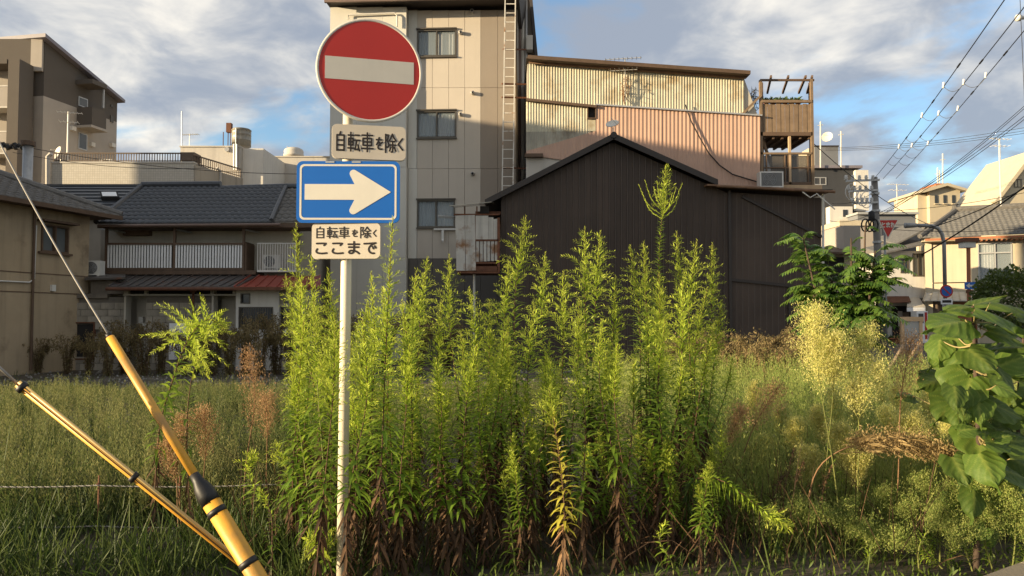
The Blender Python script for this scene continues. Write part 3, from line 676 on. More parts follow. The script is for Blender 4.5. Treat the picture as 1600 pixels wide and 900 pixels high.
t = thing('white_annex', 'small white plaster annex with red metal roof and barred window', 'annex', (W(400,570,22.5).x, 22.8, 0))
hl = [(374,480,427,514),(377,459,391,474)]
holed(B, (369,452,436,579), hl, -.12, .03).build('wall', 'white_wall', t); part('inner_wall', 'white_wall', t, 'pbox', B, 369.5, 455, 435, 579, -.9, -.5)
w_ = ring(B, 373.5, 479.5, 427.5, 514.5, 1.6, -.1, .05).build('window', 'frame_bronze', t); part('pane', 'glass_dark', w_, 'pbox', B, 375, 481, 426, 513, -.08, -.07)
for i in range(14): part('window_bar', 'frame_bronze', w_, 'pbox', B, 376.5+i*3.75, 481, 377.6+i*3.75, 513, .01, .03)
w_ = ring(B, 376.5, 458.5, 391.5, 474.5, 1.5, -.1, .05).build('window', 'frame_bronze', t); part('pane', 'glass_dark', w_, 'pbox', B, 378, 460, 390, 473, -.05, -.04)
EL, ER, RL, RR = W(366,451,22.05), W(500,451,22.05), W(392,433.5,24.0), W(500,433.5,24.0)
m = MB(); m.prism([EL, ER, RR, RL], (0,0,.055)); m.build('roof', 'red_roof', t)
for i in range(9):
    q = i/8; part('roof_seam', 'red_roof', t, 'bar', EL.lerp(ER,q)+Vector((0,0,.07)), RL.lerp(RR,q)+Vector((0,0,.07)), .035, .045)
part('eave_board', 'rusty', t, 'bar', EL+Vector((0,-.02,.0)), ER+Vector((0,-.02,.0)), .05, .09)
C2 = Plane(0,22.75,0)
holed(C2, (436.3,454,475,579), [(439,480,456,512),(443,466,455,473)], -.1, 0).build('side_wall', 'house_wall', t)
for r in ((439,480,456,512),(443,466,455,473)):
    w_ = ring(C2, r[0]-.5, r[1]-.5, r[2]+.5, r[3]+.5, 1.4, -.1, .03).build('window', 'frame_bronze', t); part('pane', 'glass_dark', w_, 'pbox', C2, r[0]+.5, r[1]+.5, r[2]-.5, r[3]-.5, -.06, -.05)
part('white_panel', 'slat_white', t, 'pbox', C2, 444, 515, 462, 535, .002, .04)

# old block wall at the far left
t = thing('boundary_wall', 'stained concrete block boundary wall below the stucco house', 'wall', (W(40,570,22.2).x, 22.2, 0))
Bw = Plane(0, 22.3, 0); x0, x1 = W(-140,520,22.3).x, W(83,520,22.3).x
part('wall_core', 'mortar', t, 'box', x0, x1-.02, 22.36, 22.46, 0, 1.60)
part('cap', 'dark_block', t, 'box', x0, x1, 22.26, 22.48, 1.62, 1.68)
p_ = None
for r in range(8):
    u = x0 - (.2 if r % 2 else 0)
    while u < x1-.1:
        b = min(u+.39, x1)
        if b-u > .38 and p_ is not None: clone(p_, t, (u-pu, rnd.uniform(-.005,.005), r*.2))
        elif b-u > .38: p_ = MB().box(u, u+.39, 22.3, 22.4, 0, .19).build('block', 'dark_block', t); pu = u
        else: MB().box(u, b, 22.3, 22.4, r*.2, r*.2+.19).build('block', 'dark_block', t)
        u += .40
# ------------------------------------------------------------------ beige tower
Q = Plane(0, 28.0, -3)
t = thing('beige_tower', 'four storey beige panelled building with dark roof and outside ladder', 'building', (W(690,560,28).x, 31, 0))
TW = [(651.5,46.5,713,88.5),(651.5,173.5,713,215.5),(651.5,312.5,711,355.5)]
cols = [637.5,651.5,675.5,701,726,751,777.5,806]; rows = [16,137,263.5,404,600]
part('joint_backing', 'joint', t, 'pbox', Q, 519, 14, 651, 585, -.32, -.13)
m = holed(Q, (651,14,808,585), TW, -.32, -.13); m.build('joint_backing', 'joint', t)
for i in range(len(cols)-1):
    for j in range(len(rows)-1):
        mt = 'tower_grey' if j == 3 else ('tower_taupe' if cols[i] > 750 else ('tower_white' if i == 0 else 'tower_beige'))
        r = (cols[i]+.22, rows[j]+.25, cols[i+1]-.22, rows[j+1]-.25)
        for rr_ in cut(r, TW): part('wall_panel', mt, t, 'pbox', Q, *rr_, -.12, 0)
for j in range(4):
    for a, b in ((519,560),(560,600),(600,637)): part('wall_panel', 'tower_white', t, 'pbox', Q, a+.12, rows[j]+.2, b-.12, rows[j+1]-.2, -.12, .30)
for k, r in enumerate(TW): window(Q, r, t, 'frame_bronze', 2, 'curtain_blue' if k != 0 else 'curtain_blue', 2.2, .05, 'clear_glass', 10+k)
for r in TW: part('window_head', 'frame_bronze', t, 'pbox', Q, r[0]-1, r[1]-2.2, r[2]+1, r[1]-.2, .002, .09); part('window_sill', 'frame_bronze', t, 'pbox', Q, r[0]-1, r[3]+.2, r[2]+1, r[3]+2, .002, .08)
for x, y in ((720,52),(720,179.5),(738,18.5),(739,146),(739,272)):
    a = Q.at(x, y); m = MB(); m.tube([a, a+Q.n*.14], .07, 10); v = m.build('vent_hood', 'frame_alu', t, True)
    part('vent_mouth', 'dark_open', v, 'tube', [a+Q.n*.141, a+Q.n*.145], .045, 10)
core(Q, 519, 16, 806, -3.9, -.6, 'tower_beige', t, 'rear_body')
m = MB(); u0, z0 = Q.uv(517,15); u1, z1_ = Q.uv(812,7.5); z0 = (z0+z1_)/2
E_ = [Q.pt(u0,z0,.75), Q.pt(u1,z0,.75), Q.pt(u1,z0,-4.5), Q.pt(u0,z0,-4.5)]; Rr = [Q.pt(u0+2.2,z0+1.0,-1.9), Q.pt(u1+.2,z0+1.0,-1.9)]
m.add([*E_, *Rr], [(0,1,5,4),(1,2,5),(2,3,4,5),(3,0,4),(3,2,1,0)]); m.build('roof', 'tower_roof', t)
part('gutter', 'gutter', t, 'bar', Q.pt(u0,z0-.02,.80), Q.pt(u1,z0-.02,.80), .10, .13)
# right rear wing with pipes
V = Plane(0, 30.5, 0); m = MB(); m.pprism(V, [(808,585),(834,585),(837,92),(828,-10),(808,-10)], -1.5, 0); m.build('rear_wing', 'tower_taupe', t)
part('wing_verge', 'tower_roof', t, 'bar', V.at(828,-12,.15), V.at(838,95,.15), .3, .12)
for x, mt in ((812,'gutter'),(817,'white_wall'),(822,'frame_alu')): part('drain_pipe', mt, t, 'tube', [V.at(x,-5,.15), V.at(x-1,330,.15)], .07, 8)
for y in (62,150,215): part('wing_balcony', 'white_wall', t, 'pbox', V, 822, y, 832, y+22, .1, .5)
lad = MB(); Lp = Plane(0, 27.2, -3)
for x0, x1 in ((789.5,784.5),(805.5,801.5)): lad.bar(Lp.at(x0,-14), Lp.at(x1,302), .055, .04)
lad = lad.build('ladder', 'ladder_white', t); yy = -8
while yy < 300:
    s_ = (yy+14)/316; part('rung', 'ladder_white', lad, 'bar', Lp.at(lerp(789.5,784.5,s_),yy), Lp.at(lerp(805.5,801.5,s_),yy), .028); yy += 14.2
for y in (77, 131, 152, 262): part('ladder_bracket', 'rusty', lad, 'bar', Lp.at(786 if y<100 else 784, y), Q.at(822,y+2,.1), .05)
hb = Plane(0, 27.9, -3); m = MB(); m.pbox(hb, 678, 357, 738, 359.5, 0, .06)
for x in (692, 718): m.pbox(hb, x-1.8, 359.5, x+1.8, 376, 0, .05); m.bar(hb.at(x,375,.03), hb.at(x+2,379,.3), .05)
m.build('laundry_bracket', 'ac_white', t)
part('wall_pipe', 'white_wall', t, 'tube', [Q.at(549,36,.4), Q.at(549,30,.4), Q.at(620,27,.4), Q.at(624,31,.4), Q.at(624,48,.4)], .03, 6)

# ------------------------------------------------------------------ corrugated house: yellow and pink tin with timber balcony
Y = Plane(0, 27.0, 0)
t = thing('tin_clad_house', 'old house clad in yellowed and pink corrugated tin with timber balcony', 'house', (W(1000,560,27).x, 29, 0))
top = [(824,98),(1163,121)]; bot = [(824,157),(930,170),(1186,190)]
for i in range(10):
    a, b = lerp(826,1162,i/10), lerp(826,1162,(i+1)/10)
    corr(Y, a-.4, b+.4, top, bot, 4.2, .009, .06+.006*(i % 2)).build('yellow_sheet', 'yellow_tin', t, True)
for i in range(3):
    a, b = lerp(822,918,i/3), lerp(822,918,(i+1)/3); corr(Y, a, b+.3, [(822,160),(930,170)], [(822,207),(930,206)], 4.2, .009, .09+.006*(i % 2)).build('yellow_sheet', 'yellow_tin', t, True)
    corr(Y, a, b+4.5 if i == 2 else b+.3, [(822,207.3),(930,206.3)], [(822,240),(930,210)], 4.2, .009, .09+.006*(i % 2)).build('grey_sheet', 'grey_tin', t, True)
part('yellow_sheet', 'yellow_tin', t, 'pbox', Y, 918, 188, 931, 206, .05, .09)
pt_, pb_ = [(822,237),(845,231),(929.8,206),(930,166),(1186,183)], [(822,243),(892,253),(900,300),(1186,300)]
for i in range(14):
    a, b = lerp(822,930,i/4) if i < 4 else lerp(930,1185.5,(i-4)/10), lerp(822,930,(i+1)/4) if i < 4 else lerp(930,1185.5,(i-3)/10)
    corr(Y, a, b+.2, [(822,237),(845,231),(930,206)] if i < 4 else [(930,166),(1186,183)], pb_, 6.1, .009, .13+.005*(i % 2)).build('pink_sheet', 'pink_tin', t, True)
part('roof_edge', 'brown_wood', t, 'bar', Y.at(824,96,.25), Y.at(1166,120,.25), .5, .13); part('roof_board', 'rusty_roof', t, 'bar', Y.at(826,100,.17), Y.at(1163,124,.17), .06, .07)
part('flashing', 'brown_wood', t, 'bar', Y.at(822,158,.16), Y.at(931,169,.16), .16, .09)
part('flashing', 'galv', t, 'bar', Y.at(930,165.5,.16), Y.at(1188,182.5,.16), .12, .05)
part('drip_edge', 'brown_wood', t, 'bar', Y.at(820,245,.2), Y.at(848,245,.2), .2, .12)
w_ = ring(Y, 917, 166, 931, 187, 1.3, .0, .16).build('window', 'brown_wood', t); part('pane', 'dark_open', w_, 'pbox', Y, 918, 167, 930, 186, .02, .05)
m = MB(); m.pprism(Y, [(824,100),(1163,124),(1186,186),(1186,420),(824,420)], -3.4, 0); m.build('inner_wall', 'house_wall', t)
m = MB(); uu = [Y.at(822,95,.3), Y.at(1167,119,.3)]; m.prism([uu[0], uu[1], uu[1]+Vector((0,3.8,.2)), uu[0]+Vector((0,3.8,.2))], (0,0,.06)); m.build('roof', 'metal_roof', t)
part('plaster_wall', 'concrete_white', t, 'pbox', Y, 822, 243, 905, 420, .01, .07)
m = MB(); m.tube([Y.at(x,y,.2) for x, y in ((1069,166),(1072,176),(1078,192),(1090,215),(1105,241),(1122,260),(1142,274),(1165,281),(1188,288))], .022, 6); m.build('wall_cable', 'cable', t, True)
# timber balcony
for x, y0, y1 in ((1188.5,126,292),(1268,124,290)): part('post', 'warm_wood', t, 'pbox', Y, x-2, y0, x+2, y1, .0, .1)
for x, y0, y1 in ((1190,130,292),(1266,130,290)): part('post', 'brown_wood', t, 'pbox', Plane(0,28.8,0), x-2, y0, x+2, y1, .0, .1)
part('pergola_beam', 'brown_wood', t, 'pbox', Y, 1187, 124.5, 1271, 127.5, .02, .09)
for x0, x1 in ((1203,1199),(1230,1223),(1257,1248),(1267,1261)): part('pergola_rafter', 'brown_wood', t, 'bar', Y.at(x0,121,.12), Plane(0,28.8,0).at(x1,145,0), .07, .09)
part('top_rail', 'warm_wood', t, 'pbox', Y, 1189, 157.5, 1267, 161.5, .02, .12)
for i in range(11):
    a, b = 1191.5+i*6.85, 1191.5+(i+1)*6.85; part('board', 'warm_wood', t, 'pbox', Y, a+.25, 163+(i*7 % 3)*.5, b-.25, 207, .03+.008*(i % 2), .06+.008*(i % 2))
part('balcony_floor', 'brown_wood', t, 'pbox', Y, 1187, 207.3, 1268, 213, -1.9, .1)
for i in range(6): part('joist', 'brown_wood', t, 'pbox', Y, 1193+i*14, 213.1, 1196+i*14, 217, -1.85, .0)
part('inner_post', 'pale_wood', t, 'pbox', Y, 1231.5, 213.2, 1235, 291, .0, .08)
part('handrail', 'warm_wood', t, 'pbox', Y, 1187, 239, 1268, 242, .02, .1); part('lower_rail', 'brown_wood', t, 'pbox', Y, 1187, 261.5, 1266, 263.5, .02, .06); part('lower_rail', 'brown_wood', t, 'pbox', Y, 1187, 285, 1268, 289, .0, .08)
for x in (1191,1197,1226,1231,1262): part('baluster', 'brown_wood', t, 'pbox', Y, x-.9, 242.2, x+.9, 285, .02, .07)
part('screen', 'screen_net', t, 'pbox', Y, 1191, 243, 1266, 285, -.01, -.004)
part('brace', 'warm_wood', t, 'bar', Y.at(1196,216,-.3), Y.at(1212,262,-.3), .09); part('brace', 'warm_wood', t, 'bar', Y.at(1158,180,.1), Y.at(1188,150,.1), .08)
part('back_panel', 'grey_tarp', t, 'pbox', Plane(0,29.0,0), 1205, 238, 1248, 290, -.05, 0)
part('deck_edge', 'pale_wood', t, 'pbox', Y, 1186, 290, 1282, 300, -1.8, .15)
ac_unit(Plane(0,26.4,0), (1184,270,1220,297), 'cream air conditioner under the timber balcony', -.1, .25, True)
yagi(W(977, 160, 26.75), 'television antenna on a thin mast against the yellow tin wall', 1.62, R(170), 9, 1.3, stacked=True)
dish(W(958, 214, 24.5), (-.25,-.6,.7), 'white satellite dish on the brown gable ridge', .22)
for k in range(12):
    x = 1198+k*5; a = Y.at(x, 162, -.12-.22*(k % 2)); 
    PT = globals().setdefault('BALCONY_POTS', []); PT.append(a)

# ------------------------------------------------------------------ dark brown gable building
J = Plane(0, 23.5, 0); zz = lambda x: pl([(762,318),(957,217),(1141,299)], x)
t = thing('brown_gable_building', 'dark brown ribbed metal building with wide gable', 'building', (W(960,570,24).x, 27, 0))
n = 38
for i in range(n):
    a, b = lerp(783,1141,i/n), lerp(783,1141,(i+1)/n)
    MB().pprism(J, [(a,580),(b-1.15,580),(b-1.15,zz(b-1.15)+5),(a,zz(a)+5)], -.03, .0).build('siding_panel', 'brown_siding', t)
    MB().pprism(J, [(b-1.1,580),(b-.1,580),(b-.1,zz(b)+5),(b-1.1,zz(b-1.1)+5)], -.03, .028).build('siding_rib', 'rib_edge', t)
m = MB(); m.pprism(J, [(784,580),(1284,580),(1284,310),(1141,303),(957,222),(784,308)], -5, -.032); m.build('inner_wall', 'brown_siding', t)
for a, b in (((758,319),(958,216)),((956,216),(1118,288))): 
    A_, B_ = J.at(*a, .3), J.at(*b, .3); m = MB(); m.prism([A_, B_, B_+Vector((0,0,.10)), A_+Vector((0,0,.10))], (0,.06,0)); m.v = [(x,y,z-(.09 if k%4<2 else 0)) for k,(x,y,z) in enumerate(m.v)]; m.build('verge_board', 'brown_trim', t)
    m = MB(); m.prism([A_+Vector((0,.062,.02)), B_+Vector((0,.062,.02)), B_+Vector((0,6,.02)), A_+Vector((0,6,.02))], (0,0,.07)); m.build('roof', 'brown_trim', t)
m = MB(); a = J.at(957,217,.34); m.tube([a+Vector((0,0,.05)), a+Vector((0,.5,.05))], .10, 10); m.build('ridge_end', 'brown_trim', t)
m = MB(); a = J.at(957,217,.2); m.tube([a+Vector((0,0,.05)), a+Vector((0,5,.05))], .08, 8); m.build('ridge', 'brown_trim', t)
part('corner_trim', 'brown_trim', t, 'pbox', J, 1138.5, 298, 1143, 580, .0, .05)
for i in range(15):
    a, b = lerp(1143,1283,i/15), lerp(1143,1283,(i+1)/15)
    MB().pprism(J, [(a,580),(b-1.1,580),(b-1.1,pl([(1143,300),(1284,309)],b)),(a,pl([(1143,300),(1284,309)],a))], -.10, -.05).build('siding_panel', 'brown_siding', t)
    MB().pprism(J, [(b-1.05,580),(b-.1,580),(b-.1,pl([(1143,300),(1284,309)],b)),(b-1.05,pl([(1143,300),(1284,309)],b))], -.10, -.03).build('siding_rib', 'rib_edge', t)
part('flashing', 'brown_trim', t, 'bar', J.at(1160,307,.0), J.at(1284,370,.0), .06, .09); part('flashing', 'brown_trim', t, 'bar', J.at(1143,437,.0), J.at(1240,447,.0), .06, .09); part('flashing', 'brown_trim', t, 'bar', J.at(1233,447,.0), J.at(1233,580,.0), .09, .06)
a, b = J.at(1100,293,.35), J.at(1296,302,.35); m = MB(); m.prism([a, b, b+Vector((0,2.6,.12)), a+Vector((0,2.6,.12))], (0,0,.05)); m.build('lean_roof', 'rusty_roof', t)
part('lean_gutter', 'rusty_roof', t, 'tube', [a+Vector((.3,-.05,-.02)), b+Vector((0,-.05,-.02))], .045, 8)
part('drain_pipe', 'ac_white', t, 'tube', [J.at(1283,304,.15), J.at(1283,395,.15), J.at(1283,420,.15)], .04, 8)
m = MB(); m.tube([J.at(x,y,.4) for x, y in ((1246,303),(1258,312),(1268,306),(1282,318),(1296,330))], .02, 5); m.build('service_cable', 'ac_white', t)
m = MB(); m.tube([J.at(x,y,.42) for x, y in ((1120,294),(1150,298),(1190,296),(1240,301),(1292,300))], .014, 5); m.build('service_cable', 'cable', t)

# ------------------------------------------------------------------ rusty tin box built onto the gable's left
K = Plane(0, 23.2, 0)
t = thing('tin_drying_balcony', 'rusty boxed-in drying balcony of whitish tin sheets beside the brown gable', 'balcony', (W(748,570,23.3).x, 23.5, 0))
for i, (a, b, y0, y1, y2, y3) in enumerate(((711.5,726,337,336.5,423,423),(726.3,742,336.5,336,423,422.5))):
    MB().pprism(K, [(a+2,y2),(b+1.5,y3),(b,y1),(a,y0)], .0, .03).build('tin_sheet', 'white_tin', t)
for i, (a, b) in enumerate(((743,763),(763.3,771),(771.3,777))): part('tin_sheet', 'white_tin', t, 'pbox', K, a, 337+i*2.5, b, 374, -.02-.01*i, .01-.01*i)
for i in range(6): part('tin_sheet', 'white_tin', t, 'pbox', K, 744+i*5.8, 377, 748.6+i*5.8, 409-i*.3, -.03, .0+.006*(i % 2))
for r in ((709,334,780,336.3),(741.2,336,743,424),(743,374,779,376.8),(743,409.5,778,412),(742,416,778,424),(777,340,781,424)): part('frame', 'rusty', t, 'pbox', K, *r, -.08, .015)
part('floor', 'rusty', t, 'pbox', K, 714, 423.5, 781, 427, -1.2, .0); part('side_wall', 'white_tin', t, 'pbox', K, 713, 338, 715, 423, -1.2, -.02); part('rear_wall', 'rusty', t, 'pbox', K, 716, 338, 781, 423, -1.25, -1.2)
a, b = K.at(703,324,.25), K.at(768,318,.25); m = MB(); m.prism([a, b, b+Vector((.1,1.3,.14)), a+Vector((.1,1.3,.14))], (0,0,.02)); m.build('roof_sheet', 'poly_sheet', t)
for x in (726, 745): part('roof_strut', 'rusty', t, 'bar', K.at(x,336,-.05), K.at(x,322,-.05), .04)
part('junction_box', 'dark_open', t, 'pbox', K, 750, 322, 764, 333, -.3, -.02); part('lintel', 'rusty', t, 'pbox', K, 742, 328, 782, 333.5, -.5, -.32)
for y in (338.5, 340.5): part('laundry_arm', 'galv', t, 'tube', [K.at(712,y,-.1), K.at(686,y,.25)], .018, 6)
m = MB(); m.tube([K.at(740,427,-.4), K.at(740,560,-.4)], .045, 8); m.build('support_post', 'frame_alu', t)
# ------------------------------------------------------------------ right background: street corner
HX = W(1446,450,48).x; H = Plane(HX, 48.0, -25)
# charcoal building with grey roof block
D = Plane(0, 58.0, 0)
t = thing('charcoal_building', 'charcoal clad building with grey stair block on its roof', 'building', (W(1305,520,58).x, 61, 0))
core(D, 1262, 262, 1340, -6, 0, 'charcoal_wall', t, 'wall'); part('roof_edge', 'apt_trim', t, 'pbox', D, 1260, 259.5, 1345, 263.5, -6, .3)
part('stair_block', 'grey_block', t, 'pbox', D, 1278, 226, 1315, 260, -4, -.6); part('stair_cap', 'brown_trim', t, 'pbox', D, 1277, 224.5, 1316, 226.5, -4, -.55); part('stair_wing', 'cream_wall', t, 'pbox', D, 1270, 228, 1277.8, 260, -4, -.8)
window(D, (1272,277,1291,289), t, 'frame_alu', 2, None, 1.2, .04, 'glass_grey')
for x in (1334,): part('white_pillar', 'white_wall', t, 'pbox', D, x, 267, x+20, 330, -2, .35)
part('lower_wall', 'white_wall', t, 'pbox', D, 1290, 325, 1325, 352, .05, .8); part('window', 'glass_dark', t, 'pbox', D, 1310, 330, 1317, 341, .78, .83)
dish(W(1293,222,58.5), (-.5,-.8,.3), 'satellite dish on the charcoal building roof', .42)
for x, y0, y1 in ((1282,190,262),(1314,205,262)):
    q = thing('roof_aerial', 'thin white aerial on the charcoal building roof', 'antenna', W(x,y1,57.5), 'aerials on the charcoal building'); part('rod', 'antenna_white', q, 'tube', [W(x,y1,57.5), W(x,y0,57.5)], .05, 6)
    part('cross_arm', 'antenna_white', q, 'bar', W(x-4,y0+6,57.5), W(x+4,y0+5,57.5), .05)
# low beige building with long grey roof
D = Plane(0, 54.0, 0)
t = thing('flat_beige_building', 'low beige flat roofed building with grey band behind the utility pole', 'building', (W(1380,540,54).x, 56, 0))
core(D, 1312, 353, 1385, -5, 0, 'apt_beige', t, 'wall'); part('parapet', 'cream_wall', t, 'pbox', D, 1310, 345, 1372, 353, -5, .2)
core(D, 1355, 331, 1448, -8, -1.5, 'grey_block', t, 'rear_wall'); part('rear_roof', 'grey_tarp', t, 'pbox', D, 1352, 327.5, 1450, 331, -8, -1.2)
part('navy_roof', 'navy_roof', t, 'pbox', D, 1374, 356, 1442, 378, -1.4, .4)
# cream penthouse with three windows
D = Plane(0, 72.0, 0)
t = thing('cream_penthouse', 'cream rooftop house with shallow gable and three narrow windows', 'building', (W(1472,520,72).x, 75, 0))
core(D, 1452, 294, 1500, -6, 0, 'cream_wall', t, 'wall', 0); core(D, 1438, 302, 1452, -5, -.5, 'cream_wall', t, 'side_wall')
m = MB(); m.pprism(D, [(1434,302),(1440,296),(1476,287),(1506,296),(1507,300),(1476,291.5),(1440,302)], -6, .5); m.build('roof', 'cream_wall', t)
m = MB(); m.pprism(D, [(1452,294),(1476,289.5),(1500,294)], -5, -.01); m.build('gable', 'cream_wall', t)
for x in (1462.5,1476,1489.5): part('window', 'glass_dark', t, 'pbox', D, x-2.2, 305, x+2.2, 318, .01, .06); part('window_sill', 'cream_wall', t, 'pbox', D, x-3, 318.2, x+3, 319.5, .01, .2)
part('ridge_tiles', 'terracotta', t, 'pbox', D, 1464, 286, 1488, 290, -3, -.2)
for x, y in ((1473,240),(1465,262),(1468,266)):
    q = thing('roof_aerial', 'slim aerial rod on the cream rooftop house', 'antenna', W(x,290,72.5), 'aerials on the cream rooftop house'); part('rod', 'antenna_white', q, 'tube', [W(x,290,72.5), W(x,y,72.5)], .06, 6); part('cross_arm', 'antenna_white', q, 'bar', W(x-4,y+10,72.5), W(x+4,y+9,72.5), .05)
# tall cream gable at the far right
D = Plane(0, 56.0, 0)
t = thing('cream_gable_house', 'tall cream house wall with steep roof edge', 'house', (W(1620,520,56).x, 59, 0))
m = MB(); m.pprism(D, [(1556,520),(1760,520),(1760,232),(1620,232),(1556,314)], -6, 0); m.build('wall', 'cream_wall', t)
part('roof_edge', 'cream_wall', t, 'bar', D.at(1552,317,.1), D.at(1620,229,.1), .5, .25); window(D, (1584,280,1596,293), t, 'frame_bronze', 2, None, 1.2, .04, 'glass_grey')
# white corner house
t = thing('corner_house', 'cream plaster corner house with grey tile roof and wooden eaves', 'house', (W(1490,540,48).x, 49, 0))
hl = [(1528,379,1582,441),(1600,379,1650,441)]
holed(H, (1446,372,1720,458), hl, -.25, 0).build('upper_wall', 'cream_wall', t); core(H, 1447, 376, 1700, -5, -.7, 'house_wall', t, 'inner_wall')
for r in hl: window(H, r, t, 'frame_alu', 2, 'curtain', 2.0, .08, 'clear_glass', 5, half=True)
part('window_transom', 'frame_alu', t, 'pbox', H, 1530, 394, 1580, 396, -.07, .04)
part('pilaster', 'cream_wall', t, 'pbox', H, 1446, 374, 1457, 540, .002, .10)
EL = H.at(1436,374,.8); UR = H.uv(1700,374)[0]; ER = H.pt(UR, EL.z, .8); RL = H.at(1502,321,-3.0); RR = H.pt(UR, RL.z, -3.0)
tiled(EL, ER, RL, RR, .30, 12, .03, .045).build('roof_tiles', 'kawara_grey', t, True, 'stuff')
m = MB(); u = Vector((0,0,.12)); m.tube([RL+u, RR+u], .22, 8); m.tube([EL+u, RL+u], .16, 8); m.tube([EL.lerp(RL,.3)+u*1.8-Vector((.5,0,0)), EL.lerp(RL,.3)+u*1.8+Vector((.2,.3,0))], .15, 8)
m.build('ridge', 'kawara_old', t)
m = MB(); m.tube([RL+Vector((0,0,.1)), RL+Vector((-.1,0,.38)), RL+Vector((.1,0,.5))], [.2,.16,.08], 8); m.build('ridge_ornament', 'kawara_old', t)
part('eave_board', 'terracotta', t, 'bar', EL+Vector((.3,-.05,-.12)), ER+Vector((0,-.05,-.12)), .08, .14)
m = MB(); z = EL.z-.22; m.prism([H.pt(-.2,z,.75),H.pt(UR,z,.75),H.pt(UR,z,-.05),H.pt(-.2,z,-.05)], (0,0,.06)); m.build('soffit', 'cream_wall', t)
for i in range(18): part('rafter_end', 'terracotta', t, 'ubox', H, 3.0+i*.26, 3.08+i*.26, z-.09, z-.003, .05, .78)
# left wing
S2 = Plane(0, 48.6, 0); hl2 = [(1407,404,1420,427),(1426,396,1444,432)]
m = MB(); [m.pbox(S2, *r, -.25, 0) for r in cut((1383,392,1445.5,466), hl2)]; m.build('wing_wall', 'white_wall', t)
for r in hl2: window(S2, r, t, 'frame_bronze', 2, None, 1.6, .07, 'glass_grey')
core(S2, 1384, 392, 1446, -5, -.4, 'house_wall', t, 'wing_inner')
m = MB(); a, b = W(1376,398,47.9), W(1448,382,47.9); m.prism([a, b, b+Vector((.2,2.6,.6)), a+Vector((.2,2.6,.6))], (0,0,.1)); m.build('wing_roof', 'kawara_grey', t)
m = MB(); a, b = W(1400,383,48.5), W(1446,360,48.5); m.prism([a, b, b+Vector((0,2.5,.6)), a+Vector((0,2.5,.6))], (0,0,.1)); m.build('wing_roof', 'kawara_grey', t)
part('gable_wall', 'cream_wall', t, 'pprism', Plane(0,48.9,0), [(1440,380),(1448,352),(1462,372),(1462,382)], -.3, 0)
# ground floor
part('ground_wall', 'white_wall', t, 'pbox', S2, 1384, 466.2, 1446, 536, -.5, -.35)
part('doorway', 'dark_open', t, 'pbox', S2, 1398, 478, 1436, 535, -.34, -.3); part('door', 'white_wall', t, 'pbox', S2, 1384, 492, 1396, 534, -.34, -.28)
part('hanging_curtain', 'apt_beige', t, 'pbox', S2, 1404, 486, 1411, 510, -.1, -.06); part('hanging_curtain', 'rail_brown', t, 'pbox', S2, 1412, 488, 1422, 528, -.14, -.10)
m = MB(); m.prism([S2.at(1366,475,.9), S2.at(1412,473,.9), S2.at(1420,464,.0), S2.at(1384,464,.0)], (0,0,.05)); m.build('door_canopy', 'rusty', t)
m = MB(); m.prism([S2.at(1402,481,1.2), S2.at(1430,481,1.2), S2.at(1436,466,.0), S2.at(1418,466,.0)], (0,0,.06)); m.build('awning', 'awning', t)
m = MB(); m.prism([S2.at(1402,481,1.2), S2.at(1430,481,1.2), S2.at(1430,487,1.2), S2.at(1402,487,1.2)], (0,.03,0)); m.build('awning_valance', 'slat_white', t)
m = MB(); m.prism([H.at(1440,471,.75), H.at(1533,471,.75), H.at(1530,457,.0), H.at(1446,457,.0)], (0,0,.05)); m.build('awning', 'awning', t)
for i in range(9): part('awning_seam', 'cream_wall', t, 'bar', H.at(1441+i*11.4,470.5,.77)+Vector((0,0,.06)), H.at(1447+i*10.2,457.3,.02)+Vector((0,0,.06)), .04)
part('lower_wall', 'cream_wall', t, 'pbox', H, 1446, 458.2, 1720, 540, -.5, -.3)
part('reed_screen', 'rail_brown', t, 'pbox', H, 1448, 470, 1474, 515, -.1, -.05); part('door', 'terracotta', t, 'pbox', H, 1490, 472, 1528, 536, -.28, -.2); part('door', 'dark_open', t, 'pbox', H, 1476, 476, 1489, 536, -.28, -.2)
for x in (1447, 1529): part('post', 'cream_wall', t, 'pbox', H, x-2, 471, x+2, 540, -.2, .1)
# shuttered shop
S3 = Plane(0, 46.5, 0)
t = thing('shuttered_shop', 'low shop front with grey roller shutter and white sign board', 'shop', (W(1350,540,46.5).x, 48, 0))
core(S3, 1315, 440, 1383, -4, -.2, 'house_wall', t, 'wall')
z0, z1 = S3.uv(1355,538)[1], S3.uv(1355,458)[1]; u0, u1 = S3.uv(1340,500)[0], S3.uv(1368,500)[0]
for i in range(22): part('shutter_slat', 'shutter', t, 'ubox', S3, u0, u1, lerp(max(z0,.02),z1,i/22)+.006, lerp(max(z0,.02),z1,(i+1)/22)-.006, -.15, -.12+.01*(i % 2))
part('shop_sign', 'slat_white', t, 'pbox', S3, 1328, 443, 1376, 457, -.15, .25); part('shop_roof', 'kawara_old', t, 'pbox', S3, 1312, 434, 1384, 440, -3, .35)
part('post', 'white_wall', t, 'pbox', S3, 1369, 458, 1380, 538, -.19, -.05); part('dark_gap', 'dark_open', t, 'pbox', S3, 1316, 458, 1339, 538, -.19, -.15)
for i, (a, b) in enumerate(((1335,1341),(1343,1349),(1354,1358),(1359,1363),(1364,1368))): part('sign_mark', 'ac_grille', t, 'pbox', S3, a, 446, b, 453.5, .251, .256)
t = thing('tiled_eave_house', 'old house with sagging tiled eave next to the brown building', 'house', (W(1310,540,40).x, 42, 0))
D = Plane(0, 40.0, 0); core(D, 1286, 395, 1342, -4, 0, 'cream_wall', t, 'wall'); part('upper_wall', 'apt_beige', t, 'pbox', D, 1320, 352, 1346, 394.7, -3, -.1)
